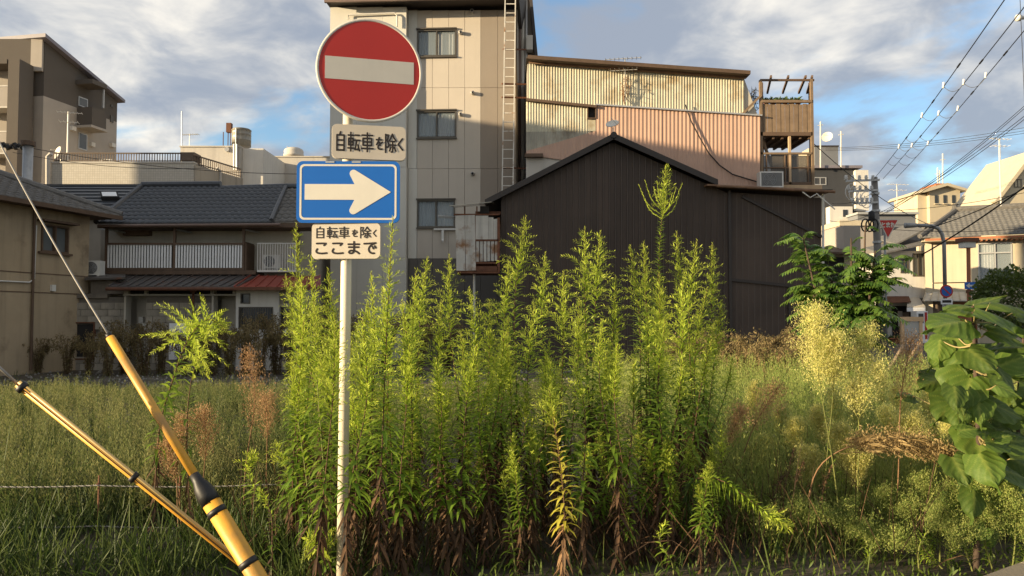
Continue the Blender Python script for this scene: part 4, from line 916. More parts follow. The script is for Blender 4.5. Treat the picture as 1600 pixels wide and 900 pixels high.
m = MB(); m.prism([D.at(1282,398,.8), D.at(1335,400,.8), D.at(1330,386,-1.2), D.at(1282,384,-1.2)], (0,0,.1)); m.build('eave', 'brown_wood', t)
part('shutter_case', 'dark_open', t, 'pbox', D, 1287, 402, 1318, 440, .01, .1)
# ---------------- street furniture on the corner
t = thing('utility_pole', 'grey concrete utility pole with insulators and bands behind the compound-leaf tree', 'utility pole', (W(1377,540,35).x, 35, 0))
a = W(1378,541,35); b = W(1366,277,35); a.z = 0; m = MB(); m.tube([a, b], [.19,.14], 14); m.build('shaft', 'pole_concrete', t, True)
for q in (.30,.42,.46,.62,.8,.9): part('band', 'galv', t, 'tube', [a.lerp(b,q), a.lerp(b,q+.012)], .20, 12)
for y, x0, x1 in ((283,1322,1374),(299,1326,1372),(318,1332,1372)):
    part('cross_arm', 'galv', t, 'bar', W(x0,y,35.0-.2), W(x1,y-2,35.0-.2), .09)
    for k in range(5):
        c = W(lerp(x0,x1-10,k/4), y, 34.8); m = MB(); m.lathe(c+Vector((0,0,.04)), [(.04,0),(.09,.04),(.05,.08),(.09,.12),(.05,.16),(.08,.2),(.03,.24)], 10); m.build('insulator', 'insulator', t, True)
m = MB()
for k in range(5): m.tube([W(1330+k*6+math.cos(q*.5)*9, 300+math.sin(q*.5)*13+k*3, 34.7) for q in range(11)], .02, 5)
m.build('jumper_cables', 'insulator', t, True)
m = MB(); m.lathe(W(1362,345,34.7), [(.12,0),(.14,.02),(.14,.4),(.1,.43),(.05,.46)], 14); m.build('junction_can', 'cable', t, True)
m = MB()
for k in range(3): m.tube([W(1352+k*7+math.cos(q*.57)*6, 352+math.sin(q*.57)*10, 34.6) for q in range(12)], .035, 5)
m.build('cable_coil', 'cable', t, True)
t = thing('street_lamp', 'grey curved-arm street lamp carrying a round no-parking sign', 'street lamp', (W(1478,541,35.5).x, 35.5, 0))
m = MB(); m.tube([W(1479,541,35.5), W(1477,470,35.5)], .13, 10); m.tube([W(1477,470,35.5), W(1475,380,35.5), W(1472,366,35.5), W(1466,357,35.5), W(1456,353,35.5), W(1432,352,35.5)], .085, 10); m.build('shaft', 'lamp_grey', t, True)
m = MB(); m.tube([W(1432,352,35.5), W(1414,352.5,35.5)], [.1,.13], 10); m.build('lamp_head', 'lamp_grey', t, True)
c = W(1479,455,35.3); 
def disc(c, r, m_, parent, name, y0, y1, n=28):
    return MB().prism([c+Vector((r*math.cos(k*2*math.pi/n), y0, r*math.sin(k*2*math.pi/n))) for k in range(n)], (0, y1-y0, 0)).build(name, m_, parent)
s_ = disc(c, .30, 'sign_red', t, 'no_parking_sign', 0, .02); disc(c, .235, 'sign_blue', s_, 'blue_field', -.006, -.001); part('slash', 'sign_red', s_, 'bar', c+Vector((-.18,-.010,.18)), c+Vector((.18,-.010,-.18)), .006, .06)
part('plate', 'slat_white', t, 'pbox', Plane(0,35.3,0), 1470, 466.5, 1488, 475.5, 0, .02); part('plate_mark', 'ink', t, 'pbox', Plane(0,35.3,0), 1472, 469, 1486, 473, .021, .024)
t = thing('rusty_sign_post', 'rusty brown post with lamp box and small blue one-way sign', 'sign post', (W(1514,541,36.5).x, 36.5, 0)); Z_ = Plane(0,36.4,0)
m = MB(); m.tube([W(1515,541,36.5), W(1513,386,36.5)], .09, 8); m.build('post', 'terracotta', t); part('lamp_box', 'rusty', t, 'pbox', Z_, 1502, 372, 1526, 378, -.5, .2); part('lamp_glass', 'ac_white', t, 'pbox', Z_, 1505, 378.2, 1523, 387, -.4, .1)
part('lower_plate', 'rusty', t, 'pbox', Z_, 1507, 453.5, 1522, 458.5, .1, .12)
s_ = MB().pbox(Z_, 1505, 441, 1524, 452, .1, .12).build('one_way_sign', 'sign_blue', t); MB().prism([Z_.at(x,y,.128) for x, y in ((1507,446.5),(1512.5,442.5),(1512.5,445.2),(1522,445.2),(1522,447.8),(1512.5,447.8),(1512.5,450.5))], (0,.006,0)).build('arrow', 'sign_white', s_)
t = thing('notice_board', 'pale wooden framed notice board standing near the street', 'notice board', (W(1424,600,24).x, 24, 0)); Z_ = Plane(0,24,0)
for x in (1409.5,1438): part('post', 'pale_wood', t, 'tube', [W(x,499,24), Vector((W(x,560,24).x,24,0))], .07, 4)
part('top_rail', 'pale_wood', t, 'pbox', Z_, 1406, 495, 1442, 502, -.05, .06); part('panel', 'grey_tarp', t, 'pbox', Z_, 1412, 502.3, 1436, 548, -.02, .02); part('bottom_rail', 'pale_wood', t, 'pbox', Z_, 1412, 548.3, 1436, 553, -.04, .05)
for (x0,y0,x1,y1) in ((1412,560,1376,600),(1436,560,1392,604)): part('prop', 'pale_wood', t, 'bar', W(x0,y0-22,23.9), W(x1,y1,21.0), .07)
t = thing('vending_cabinet', 'white drink vending cabinet with red stripe by the corner house', 'cabinet', (W(1441,536,46).x, 46, 0)); Z_ = Plane(0,46,0)
part('body', 'slat_white', t, 'pbox', Z_, 1433, 486, 1450, 536, -.7, 0); part('stripe', 'sign_red', t, 'pbox', Z_, 1445, 488, 1449, 530, .001, .01); part('display', 'glass_dark', t, 'pbox', Z_, 1435, 490, 1443, 505, .001, .012)
for px, py, d in ((1393,537,46),(1508,536,44.2),(1522,537,43.8),(1402,538,46)):
    a = W(px,py,d); a.z = 0; t = thing('potted_plant', 'small plant in a clay pot on the pavement by the corner house', 'potted plant', a, 'pots along the corner house')
    m = MB(); m.lathe(a, [(.12,0),(.17,.28),(.19,.28),(.19,.34),(.15,.34)], 12); m.build('pot', 'terracotta', t, True); globals().setdefault('POTS', []).append((t, a+Vector((0,0,.34)), .3))
yagi(W(1564, 322, 44), 'tall white television antenna above the corner house roof', 4.0, R(10), 6, 1.3, stacked=True, m='antenna_white', base_r=.045)
yagi(W(1402, 330, 55), 'distant television antenna left of the cream rooftop house', 2.0, R(10), 6, 1.6, stacked=True, m='antenna_white', base_r=.035)

# ------------------------------------------------------------------ overhead wires
def sag(a, b, s, n=14): return [a.lerp(b, i/n)-Vector((0,0,s*4*(i/n)*(1-i/n))) for i in range(n+1)]
LINES = [((1366,279,35),(1590,-30,13)),((1380,279,35),(1640,-40,13)),((1400,279,35),(1690,-62,13))]; LP = []
for i, (a, b) in enumerate(LINES):
    pts = sag(W(*a), W(*b), .12); LP.append(pts); t = thing('power_line', 'black power line with white line clips rising from the utility pole', 'power line', pts[0], 'three power lines above the street')
    m = MB(); m.tube(pts, .011, 6, False); m.build('wire', 'cable', t, True)
    for k in (5, 8, 10): part('clip', 'insulator', t, 'bar', pts[k]-Vector((.02,0,.04)), pts[k]+Vector((.03,.05,.12)), .04)
    for k in (6, 9, 11): d_ = (pts[k+1]-pts[k]).normalized(); part('sleeve', 'cable', t, 'tube', [pts[k], pts[k]+d_*.3], .022, 6)
for k in (3, 4, 5, 6, 8, 10):
    for i in (0, 1):
        a, b = LP[i][k], LP[i+1][k]; t = MB().tube(sag(a, b, .22*(a-b).length+.05, 10), .007, 5, False).build('drooping_loop', 'lamp_grey', None, True)
        tag(t, 'thin cord drooping between two neighbouring power lines', 'cord', 'cords hung between the power lines')
def wire(label, a, b, s, r=.012, group=None, m_='cable'):
    pts = sag(W(*a), W(*b), s); o = MB().tube(pts, r, 5, False).build('overhead_wire', m_, None, True); return tag(o, label, 'wire', group)
for k, (a, b, s) in enumerate((((1290,231,55),(1620,196,45),.3),((1290,233,55),(1620,201,45),.3),((1290,235,55),(1620,205,45),.3))): wire('thin level telephone wire crossing the sky above the charcoal building', a, b, s, .014, 'level telephone wires')
for k, (a, b) in enumerate((((1385,330,35),(1640,130,26)),((1385,333,35),(1640,134,26)),((1370,335,35),(1640,150,24)),((1372,338,35),(1640,155,24)))): wire('slanting wire climbing steeply over the corner house roof', a, b, .25, .011, 'slanting wires over the corner house')
wire('dark cable dropping from the timber balcony to the street lamp', (1272,225,27.5), (1462,355,35), .35, .014)
wire('thick twisted black cable over the tile roof of the corner house', (1440,398,35.4), (1640,262,30), .15, .035); wire('second black cable running below the thick twisted one', (1452,356,35.4), (1640,272,30), .2, .022)
for k, (a, b) in enumerate((((1376,357,35),(1640,353,33)),((1376,330,35),(1640,292,33)),((1300,318,38),(1366,300,35)),((1296,345,38),(1366,332,35)),((1376,350,35),(1500,338,40)))): wire('service wire strung level past the utility pole', a, b, .2, .012, 'service wires at the utility pole')
wire('thin wire hanging straight from above beside the street', (1593,-20,20), (1601,160,20), 0, .008)
wire('thin grey wire crossing in front of the mosaic building', (0,222,30), (470,272,30), .3, .012); wire('faint cable along the mosaic building wall', (20,238,29), (330,262,29), .25, .010)
t = thing('line_insulators', 'cluster of dark line insulators at the end of a wire', 'insulator', W(20,228,29.5))
for k in range(7): part('insulator', 'cable', t, 'tube', [W(4+k*6,224+(k % 3)*3,29.5), W(8+k*6,229+(k % 2)*4,29.5)], .09, 7)
part('arm', 'galv', t, 'bar', W(0,229,29.5), W(48,232,29.5), .08)
part('drop_wire', 'cable', t, 'tube', [W(-90,205,29.5), W(0,226,29.5)], .02, 5)
t = thing('line_bracket', 'pale lamp bracket hung on the wires high over the street', 'bracket', W(1597,28,18)); part('arm', 'insulator', t, 'tube', [W(1592,28,18), W(1640,24,18)], .05, 8); m = MB(); m.tube([W(1588,28,18), W(1594,28,18)], .08, 10); m.build('head', 'insulator', t, True)

# ------------------------------------------------------------------ lettering made of round-ended strokes
GL = {
'自': [[(50,2),(42,18)],[(18,18),(18,97)],[(18,18),(82,18)],[(82,18),(82,97)],[(18,44),(82,44)],[(18,69),(82,69)],[(18,95),(82,95)]],
'転': [[(4,17),(46,17)],[(8,33),(42,33)],[(8,33),(8,67)],[(42,33),(42,67)],[(8,50),(42,50)],[(8,67),(42,67)],[(2,83),(48,83)],[(25,3),(25,98)],[(58,16),(92,16)],[(53,42),(98,42)],[(72,42),(68,62),(58,91)],[(58,91),(90,87)],[(82,66),(95,96)]],
'車': [[(8,14),(92,14)],[(16,30),(84,30)],[(16,30),(16,66)],[(84,30),(84,66)],[(16,48),(84,48)],[(16,66),(84,66)],[(4,82),(96,82)],[(50,2),(50,98)]],
'を': [[(16,20),(80,20)],[(48,4),(36,34),(18,58)],[(18,58),(36,42),(52,42),(58,64)],[(86,38),(60,52),(38,68),(36,84),(52,93),(82,92)]],
'除': [[(10,5),(10,98)],[(10,8),(34,8)],[(34,8),(24,36)],[(24,36),(35,54),(33,68),(18,71)],[(66,3),(54,22),(41,37)],[(66,3),(80,22),(98,37)],[(52,40),(84,40)],[(44,59),(95,59)],[(69,40),(69,86),(66,95),(57,95)],[(54,70),(43,90)],[(82,70),(96,90)]],
'く': [[(74,8),(28,50)],[(28,50),(76,92)]],
'こ': [[(18,16),(52,15),(82,16)],[(82,16),(70,30)],[(22,58),(15,74),(26,87),(54,91),(88,88)]],
'ま': [[(12,22),(88,22)],[(16,44),(84,44)],[(52,4),(52,66),(44,86),(26,90),(17,81),(28,70),(52,71),(72,79),(88,92)]],
'で': [[(10,18),(50,16),(90,13)],[(86,14),(58,30),(43,52),(46,76),(62,89),(80,90)],[(68,42),(75,55)],[(84,36),(91,49)]],
'と': [[(30,8),(40,42)],[(84,22),(44,44),(20,66),(28,86),(52,92),(84,90)]],
'れ': [[(26,4),(26,98)],[(6,26),(40,24)],[(40,24),(8,72)],[(16,60),(44,34),(62,26),(70,36),(66,70),(74,88),(95,76)]]}
def smoothline(p):
    if len(p) < 3: return p
    q = []; P_ = [p[0]]+list(p)+[p[-1]]
    for i in range(1, len(P_)-2):
        p0, p1, p2, p3 = P_[i-1:i+3]
        for k in range(6):
            t_ = k/6; q.append(tuple(.5*((2*p1[c])+(-p0[c]+p2[c])*t_+(2*p0[c]-5*p1[c]+4*p2[c]-p3[c])*t_**2+(-p0[c]+3*p1[c]-3*p2[c]+p3[c])*t_**3) for c in (0,1)))
    return q+[p[-1]]
def glyph(ch, x, y, w, h, th, place, parent, mt='ink'):
    """ch in a w x h cell with top-left x, y (plate coordinates, y down); place(x, y, lift) -> point"""
    m = MB()
    for k, st in enumerate(GL[ch]):
        line = smoothline([(x+a/100*w, y+b/100*h) for a, b in st]); r = th/2; L_, R_ = [], []
        for i, p in enumerate(line):
            a, b = line[max(i-1,0)], line[min(i+1,len(line)-1)]; dx, dy = b[0]-a[0], b[1]-a[1]; l = math.hypot(dx,dy) or 1; L_.append((p[0]-dy/l*r, p[1]+dx/l*r)); R_.append((p[0]+dy/l*r, p[1]-dx/l*r))
        def capp(c, d):
            a0 = math.atan2(d[1], d[0]); return [(c[0]+r*math.cos(a0+math.pi/2-q*math.pi/6), c[1]+r*math.sin(a0+math.pi/2-q*math.pi/6)) for q in range(1,6)]
        e = (line[-1][0]-line[-2][0], line[-1][1]-line[-2][1]); s0 = (line[0][0]-line[1][0], line[0][1]-line[1][1])
        lift = .0012+.00012*k; b = len(m.v); n_ = len(line)
        for i in range(n_): m.v += [tuple(place(*L_[i], lift)), tuple(place(*R_[i], lift))]
        for i in range(n_-1): m.f.append((b+2*i, b+2*i+2, b+2*i+3, b+2*i+1))
        for (c, d, i0, i1) in ((line[-1], e, b+2*n_-2, b+2*n_-1), (line[0], s0, b+1, b)):
            cp = capp(c, d); bb = len(m.v); m.v += [tuple(place(*q, lift)) for q in cp]; m.f.append((i0, *range(bb, bb+5), i1))
    o = m.build('character', mt, parent); return o

# ------------------------------------------------------------------ the sign post in front
DS = 4.35
pole_top, pole_bot = W(546, 60, DS), W(534, 905, DS); k = (pole_bot-pole_top)/(pole_top.z-pole_bot.z)
base = pole_bot+k*pole_bot.z; base.z = 0
post = thing('road_sign', 'round red no-entry sign and blue arrow sign on a cream pole', 'road sign', base)
m = MB(); m.tube([base, base.lerp(pole_top,.5), pole_top], .0305, 20); pole = m.build('pole', 'pole_paint', post, True)
m = MB(); m.lathe(pole_top, [(.033,-.01),(.033,.01),(.02,.02)], 16); m.build('pole_cap', 'pole_paint', pole, True)
def pole_at(z): return base.lerp(pole_top, z/pole_top.z)
class Board:
    """flat board with its own yaw; x right, y down in metres from its centre"""
    def __init__(s, c, yaw): a = R(yaw); s.c = Vector(c); s.t = Vector((math.cos(a), math.sin(a), 0)); s.n = Vector((math.sin(a), -math.cos(a), 0))
    def p(s, x, y, o=0.0): return s.c+s.t*x+Vector((0,0,-y))+s.n*o
def rrect(w, h, r, n=6):
    out = []
    for cx, cy, a0 in ((w/2-r,h/2-r,0),(-w/2+r,h/2-r,90),(-w/2+r,-h/2+r,180),(w/2-r,-h/2+r,270)):
        for k in range(n+1): a = R(a0+90*k/n); out.append((cx+r*math.cos(a), cy+r*math.sin(a)))
    return out
def slab(bd, pts, o0, o1, name, mt, parent): return MB().prism([bd.p(x,y,o1) for x,y in pts], bd.n*(o0-o1)).build(name, mt, parent)
def brackets(z0, z1, bd, parent):
    for z in (z0, z1):
        c = pole_at(z); m = MB(); m.tube([c-Vector((0,0,.018)), c+Vector((0,0,.018))], .036, 16)
        q = bd.c.copy(); q.z = z; q = q-bd.n*.014; m.bar(c, q+(q-c).normalized()*0, .03, .025); m.build('clamp', 'galv', parent)
# no-entry disc
c = W(578, 110, DS-.05); bd = Board(c, 14); circ = lambda r, n=64: [(r*math.cos(2*math.pi*i/n), r*math.sin(2*math.pi*i/n)) for i in range(n)]
s_ = slab(bd, circ(.301), -.012, 0, 'no_entry_sign', 'sign_rim', post)
m = MB(); nn_ = 64; prof = [(.301,-.012),(.303,.0),(.301,.004),(.288,.004),(.286,.0015)]
for r, o in prof:
    for i in range(nn_): m.v.append(tuple(bd.p(r*math.cos(2*math.pi*i/nn_), r*math.sin(2*math.pi*i/nn_), o)))
for j in range(len(prof)-1):
    for i in range(nn_): m.f.append((j*nn_+i, j*nn_+(i+1)%nn_, (j+1)*nn_+(i+1)%nn_, (j+1)*nn_+i))
m.build('rim', 'sign_rim', s_, True)
slab(bd, circ(.287), .0003, .0018, 'red_field', 'sign_red', s_); slab(bd, [(-.252,-.065),(.252,-.065),(.252,.065),(-.252,.065)], .002, .003, 'white_bar', 'sign_white', s_)
brackets(c.z-.12, c.z+.12, bd, post)
# upper plate
c = W(577, 222.5, DS-.05); bd = Board(c, 11); w, h = .415, .196
s_ = slab(bd, rrect(w,h,.028), -.010, 0, 'upper_plate', 'sign_plate', post); slab(bd, rrect(w+.006,h+.006,.03), -.014, -.0101, 'plate_edge', 'sign_rim', s_)
place = lambda x, y, o: bd.p(x, y, o)
xs = [(-.192,.062,.112),(-.121,.070,.112),(-.046,.070,.112),(.033,.048,.074),(.086,.068,.112),(.150,.052,.078)]
for ch, (x, gw, gh) in zip('自転車を除く', xs): glyph(ch, x, -.056+(.112-gh)*.62, gw, gh, .0098, place, s_)
brackets(c.z-.05, c.z+.05, bd, post)
# blue arrow sign
c = W(544, 300, DS-.06); bd = Board(c, 1); w, h = .588, .355
s_ = slab(bd, rrect(w,h,.035), -.012, 0, 'arrow_sign', 'sign_blue', post)
m = MB(); a, b = rrect(w-.036,h-.036,.026), rrect(w-.058,h-.058,.02); n_ = len(a); m.v = [tuple(bd.p(x,y,.0012)) for x,y in a]+[tuple(bd.p(x,y,.0012)) for x,y in b]; m.f = [(i,(i+1)%n_,n_+(i+1)%n_,n_+i) for i in range(n_)]; m.build('white_border', 'sign_white', s_)
ar = [(-.247,-.045),(.036,-.045)]
def arc(cx, cy, r, a0, a1, n=8): return [(cx+r*math.cos(R(lerp(a0,a1,i/n))), cy+r*math.sin(R(lerp(a0,a1,i/n)))) for i in range(n+1)]
ar += arc(.030,-.106,.022,158,300)+[(.239,-.003),(.243,0),(.239,.003)]+arc(.030,.106,.022,60,202)+[(.036,.045),(-.247,.045)]
slab(bd, ar, .0004, .0022, 'arrow', 'sign_white', s_); brackets(c.z-.1, c.z+.1, bd, post)
for x in (-.13, .02): slab(bd, [(x,-.176),(x+.05,-.176),(x+.05,-.168),(x,-.168)], .0003, .0028, 'bolt_head', 'galv', s_)
# lower plate
c = W(540.5, 376, DS-.05); bd = Board(c, -1); w, h = .392, .206
s_ = slab(bd, rrect(w,h,.03), -.010, 0, 'lower_plate', 'sign_plate', post); slab(bd, rrect(w+.006,h+.006,.032), -.014, -.0101, 'plate_edge', 'sign_rim', s_)
place2 = lambda x, y, o: bd.p(x, y, o)
xs = [(-.178,.060,.066),(-.110,.062,.066),(-.042,.062,.066),(.030,.040,.042),(.078,.064,.066),(.147,.034,.042)]
for ch, (x, gw, gh) in zip('自転車を除く', xs): glyph(ch, x, -.080+(.066-gh)*.7, gw, gh, .0068, place2, s_)
for i, ch in enumerate('ここまで'): glyph(ch, -.182+i*.093, .004, .082, .076, .0108, place2, s_)
brackets(c.z-.05, c.z+.05, bd, post)

# stop sign further back
t = thing('stop_sign', 'red inverted triangle stop sign above the compound-leaf tree', 'road sign', (W(1382,560,29.2).x, 29.2, 0)); Z_ = Plane(0,29,0)
m = MB(); a = W(1383,350,29.15); m.tube([(a.x,29.2,0), (a.x,29.2,a.z)], .04, 10); m.build('pole', 'lamp_grey', t, True)
s_ = MB().pprism(Z_, [(1372,343),(1404,342.5),(1387,374)], .0, .02).build('sign_face', 'sign_white', t); MB().pprism(Z_, [(1374,344.4),(1401.8,344),(1387,371)], .021, .024).build('red_field', 'sign_red', s_)
zb = Z_.uv(1388,358)[1]; ub = Z_.uv(1375,351)[0]
pl3 = lambda x, y, o: Z_.pt(ub+x, Z_.uv(1388,347.5)[1]-y, .024+o*6)
for i, ch in enumerate('とまれ'): glyph(ch, .02+i*.19, .0, .17, .2, .035, pl3, s_, 'sign_white')

# ------------------------------------------------------------------ yellow guy wires
def guy(label, A, B, sleeve, wire_to, r0, r1, split, collar=True):
    """A: ground end, B: top of guard; split: fraction where the thick sleeve ends"""
    t = thing('guy_wire', label, 'guy wire', A); d = (B-A).normalized()
    S_ = A.lerp(B, split)
    m = MB(); m.tube([A, S_], r1, 20); g1 = m.build('lower_sleeve', 'guard_yellow', t, True)
    m = MB(); m.tube([S_-d*.02, B], r0, 18); g2 = m.build('upper_sleeve', 'guard_yellow', t, True)
    m = MB(); m.tube([B-d*.004, B+d*.018], r0*.75, 12); m.build('end_plug', 'rubber', g2, True)
    m = MB(); m.tube(sag(B, wire_to, .02), .0042, 8); m.build('wire', 'wire_steel', t, True)
    return t, d, S_, g1, g2
A, B = W(430, 948, 3.05), W(172, 527, 3.25)
A2 = A+(A-B).normalized()*.9; A2.z = max(A2.z, 0.0)
kk = (A.z)/(B.z-A.z); A2 = A-(B-A)*kk
t, d, S_, g1, g2 = guy('steel guy wire in a yellow sleeve with thick lower part and black collar', A2, B, None, W(-6,213,3.55), .0180, .037, ((W(316,770,3.13)-A2).length/(B-A2).length))
m = MB(); m.tube([S_-d*.055, S_-d*.02, S_+d*.012, S_+d*.05, S_+d*.085], [.040,.040,.037,.023,.019], 18); m.build('collar', 'rubber', t, True)
for q in (-.10,): m = MB(); m.tube([S_+d*(q-.012), S_+d*(q+.012)], .0392, 18); m.build('band', 'rubber', t, True)
pp = W(386, 880, 3.06); q = (pp-A2).dot(d); m = MB(); m.tube([A2+d*(q-.014), A2+d*(q+.012)], .0390, 18); m.build('band', 'rubber', t, True)
A, B = W(395, 895, 3.3), W(28, 600, 3.0); kk = A.z/(B.z-A.z); A2 = A-(B-A)*min(kk, .35)
t = thing('guy_wire', 'steel guy wire in a slim split yellow sleeve with black ties', 'guy wire', A2); d = (B-A2).normalized(); e = Vector((0,0,1))-d*d.z; e.normalize()
m = MB(); m.tube([A2, B], .0150, 16); m.build('sleeve', 'guard_yellow', t, True)
m = MB(); m.tube([A2+e*.0125-Vector((0,.010,0)), B+e*.0125-Vector((0,.010,0))], .0075, 10); m.build('sleeve_lip', 'guard_lip', t, True)
m = MB(); m.tube([A2-Vector((0,.0152,0))+e*.003, B-Vector((0,.0152,0))+e*.003], .0025, 6); m.build('slit', 'rubber', t)
for px, py in ((40,607),(208,748)):
    f = (W(px,py,3.1)-A2).dot(d); m = MB(); m.tube([A2+d*(f-.011), A2+d*(f+.011)], .0235, 16); m.build('tie', 'rubber', t, True)
m = MB(); m.tube([B, W(-30,548,2.95)], .0055, 8); m.build('wire', 'wire_steel', t, True)

# ------------------------------------------------------------------ rope fence with rusty stakes
def rope(label, pts, r=.0048):
    t = thing('rope', label, 'rope', pts[0]); line = []
    for a, b in zip(pts, pts[1:]): line += sag(a, b, .012*(b-a).length, 24)[:-1]
    line.append(pts[-1]); L_ = [0]
    for a, b in zip(line, line[1:]): L_.append(L_[-1]+(b-a).length)
    n = int(L_[-1]/.012)
    for s_, mt in ((0, 'rope'), (1, 'rope'), (2, 'rope_dark')):
        q = []; j = 0
        for i in range(n+1):
            x = L_[-1]*i/n
            while j < len(L_)-2 and L_[j+1] < x: j += 1
            p = line[j].lerp(line[j+1], (x-L_[j])/max(L_[j+1]-L_[j],1e-6)); w_ = x/.045*2*math.pi+s_*2.094
            q.append(p+Vector((0, math.cos(w_), math.sin(w_)))*r*.62)
        MB().tube(q, r*.62, 5, False).build('strand', mt, t, True)
    return t
R1 = [W(-60,759,5.2), W(150,758.5,5.3), W(420,757,5.5), W(800,756,5.9), W(1180,760,6.0), W(1370,770,5.9), W(1500,757,5.8), W(1640,748,5.7)]
R2 = [W(-60,822,5.2), W(150,822,5.3), W(420,822,5.5), W(800,815,5.9), W(1180,812,6.0), W(1500,808,5.8), W(1640,800,5.7)]
rope('upper twisted white and black rope strung along the lot', R1); rope('lower twisted white and black rope strung along the lot', R2)
for q in (W(153,757,5.33), W(280,757,5.4), W(800,756,5.93), W(1180,760,6.03), W(1500,757,5.83)):
    t = thing('stake', 'thin rusty steel stake holding the two ropes', 'stake', (q.x,q.y,0), 'stakes of the rope fence'); m = MB(); m.tube([(q.x,q.y+.012,0),(q.x,q.y+.012,q.z+.06)], .006, 6); m.build('rod', 'rust_stake', t, True); m = MB(); m.tube([(q.x,q.y-.01,q.z),(q.x,q.y+.02,q.z)], .011, 6); m.build('hook', 'rust_stake', t)
# ------------------------------------------------------------------ plants (numpy leaf builders)
RS = np.random.RandomState
def nrm(a): return a/np.maximum(np.linalg.norm(a, axis=-1, keepdims=True), 1e-9)
FULL_U = np.array([0, .3,.3,.3, .68,.68,.68, 1.0]); FULL_V = np.array([0, -1,0,1, -.72,0,.72, 0]); FULL_F = np.array([0, .25,0,.25, .2,0,.2, 0])
FULL_T = np.array([[0,2,1],[0,3,2],[1,2,5],[1,5,4],[2,3,6],[2,6,5],[4,5,7],[5,6,7]])
DIA_U = np.array([0,.45,.45,1.0]); DIA_V = np.array([0,-1,1,0]); DIA_F = np.array([0,.15,.15,0]); DIA_T = np.array([[0,2,1],[1,2,3]])
def leaves(base, d, up, L, wd, droop, tint, kind='full'):
    """base, d, up: N x 3; L length, wd half width, droop: bend down as a share of the length"""
    U, V_, F_, T = (FULL_U, FULL_V, FULL_F, FULL_T) if kind == 'full' else (DIA_U, DIA_V, DIA_F, DIA_T)
    d = nrm(d); side = nrm(np.cross(d, up)); nv = np.cross(side, d); N = len(base); k = len(U)
    L = np.asarray(L)[:,None,None]; wd = np.asarray(wd)[:,None,None]; droop = np.asarray(droop)[:,None,None]
    P_ = base[:,None,:] + d[:,None,:]*L*(U[None,:,None]-.25*droop*U[None,:,None]**2) + side[:,None,:]*wd*V_[None,:,None] + nv[:,None,:]*(wd*F_[None,:,None]) - np.array([0,0,1.])*L*droop*(U[None,:,None]**2)
    Tt = (T[None]+(np.arange(N)*k)[:,None,None]).reshape(-1,3)
    return P_.reshape(-1,3), Tt, np.repeat(np.asarray(tint), k)
def tubes(pts, r, n=5, tint=.5):
    pts = np.asarray(pts, float); m = len(pts); r = np.broadcast_to(r, (m,)); t = nrm(np.gradient(pts, axis=0))
    a = np.cross(t, np.array([.31,.77,.2])); a = nrm(a); b = np.cross(t, a); w = np.arange(n)*2*np.pi/n
    P_ = pts[:,None,:]+(a[:,None,:]*np.cos(w)[None,:,None]+b[:,None,:]*np.sin(w)[None,:,None])*r[:,None,None]
    i = np.arange(m-1)[:,None]*n; k = np.arange(n)[None]; k2 = (k+1) % n
    T = np.stack([np.stack([i+k,i+k2,i+n+k2],-1), np.stack([i+k,i+n+k2,i+n+k],-1)],0).reshape(-1,3)
    return P_.reshape(-1,3), T, np.full(m*n, tint)
def merge(ch):
    V_, T, C = [], [], []; o = 0
    for v, t, c in ch: V_.append(v); T.append(t+o); C.append(c); o += len(v)
    return np.concatenate(V_), np.concatenate(T), np.concatenate(C)
def nmesh(name, ch, mt, smooth=True):
    V_, T, C = merge(ch) if isinstance(ch, list) else ch
    me = bpy.data.meshes.new(name); me.vertices.add(len(V_)); me.vertices.foreach_set('co', V_.astype(np.float32).ravel())
    me.loops.add(len(T)*3); me.loops.foreach_set('vertex_index', T.astype(np.int32).ravel())
    me.polygons.add(len(T)); me.polygons.foreach_set('loop_start', np.arange(0,len(T)*3,3,dtype=np.int32)); me.polygons.foreach_set('loop_total', np.full(len(T),3,dtype=np.int32))
    me.update(calc_edges=True); at = me.attributes.new('tint','FLOAT','POINT'); at.data.foreach_set('value', np.clip(C,0,1).astype(np.float32))
    if smooth: me.polygons.foreach_set('use_smooth', np.ones(len(T),dtype=bool))
    me.materials.append(M[mt]); return me
def nobj(name, ch, mt, parent=None, kind='stuff', smooth=True):
    o = bpy.data.objects.new(name, nmesh(name, ch, mt, smooth)); COL.objects.link(o)
    if parent: o.parent = parent
    if kind: o['kind'] = kind
    return o
def curve(ctrl, n):      # smooth line through control points
    c = np.asarray(ctrl, float); p = np.vstack([2*c[0]-c[1], c, 2*c[-1]-c[-2]]); out = []; s = len(c)-1
    for x in np.linspace(0, s, n):
        i = min(int(x), s-1); t = x-i; a, b, q, d = p[i:i+4]
        out.append(.5*(2*b+(-a+q)*t+(2*a-5*b+4*q-d)*t*t+(-a+3*b-3*q+d)*t**3))
    return np.array(out)
def sample(line, ts):
    L_ = np.concatenate([[0], np.cumsum(np.linalg.norm(np.diff(line,axis=0),axis=1))]); x = np.clip(ts,0,1)*L_[-1]
    p = np.stack([np.interp(x, L_, line[:,k]) for k in range(3)],-1); e = .02*L_[-1]
    q = np.stack([np.interp(np.clip(x+e,0,L_[-1]), L_, line[:,k])-np.interp(np.clip(x-e,0,L_[-1]), L_, line[:,k]) for k in range(3)],-1)
    return p, nrm(q), L_[-1]
def frame(t):
    a = nrm(np.cross(t, np.array([.2,.95,.1]))); return a, np.cross(t, a)
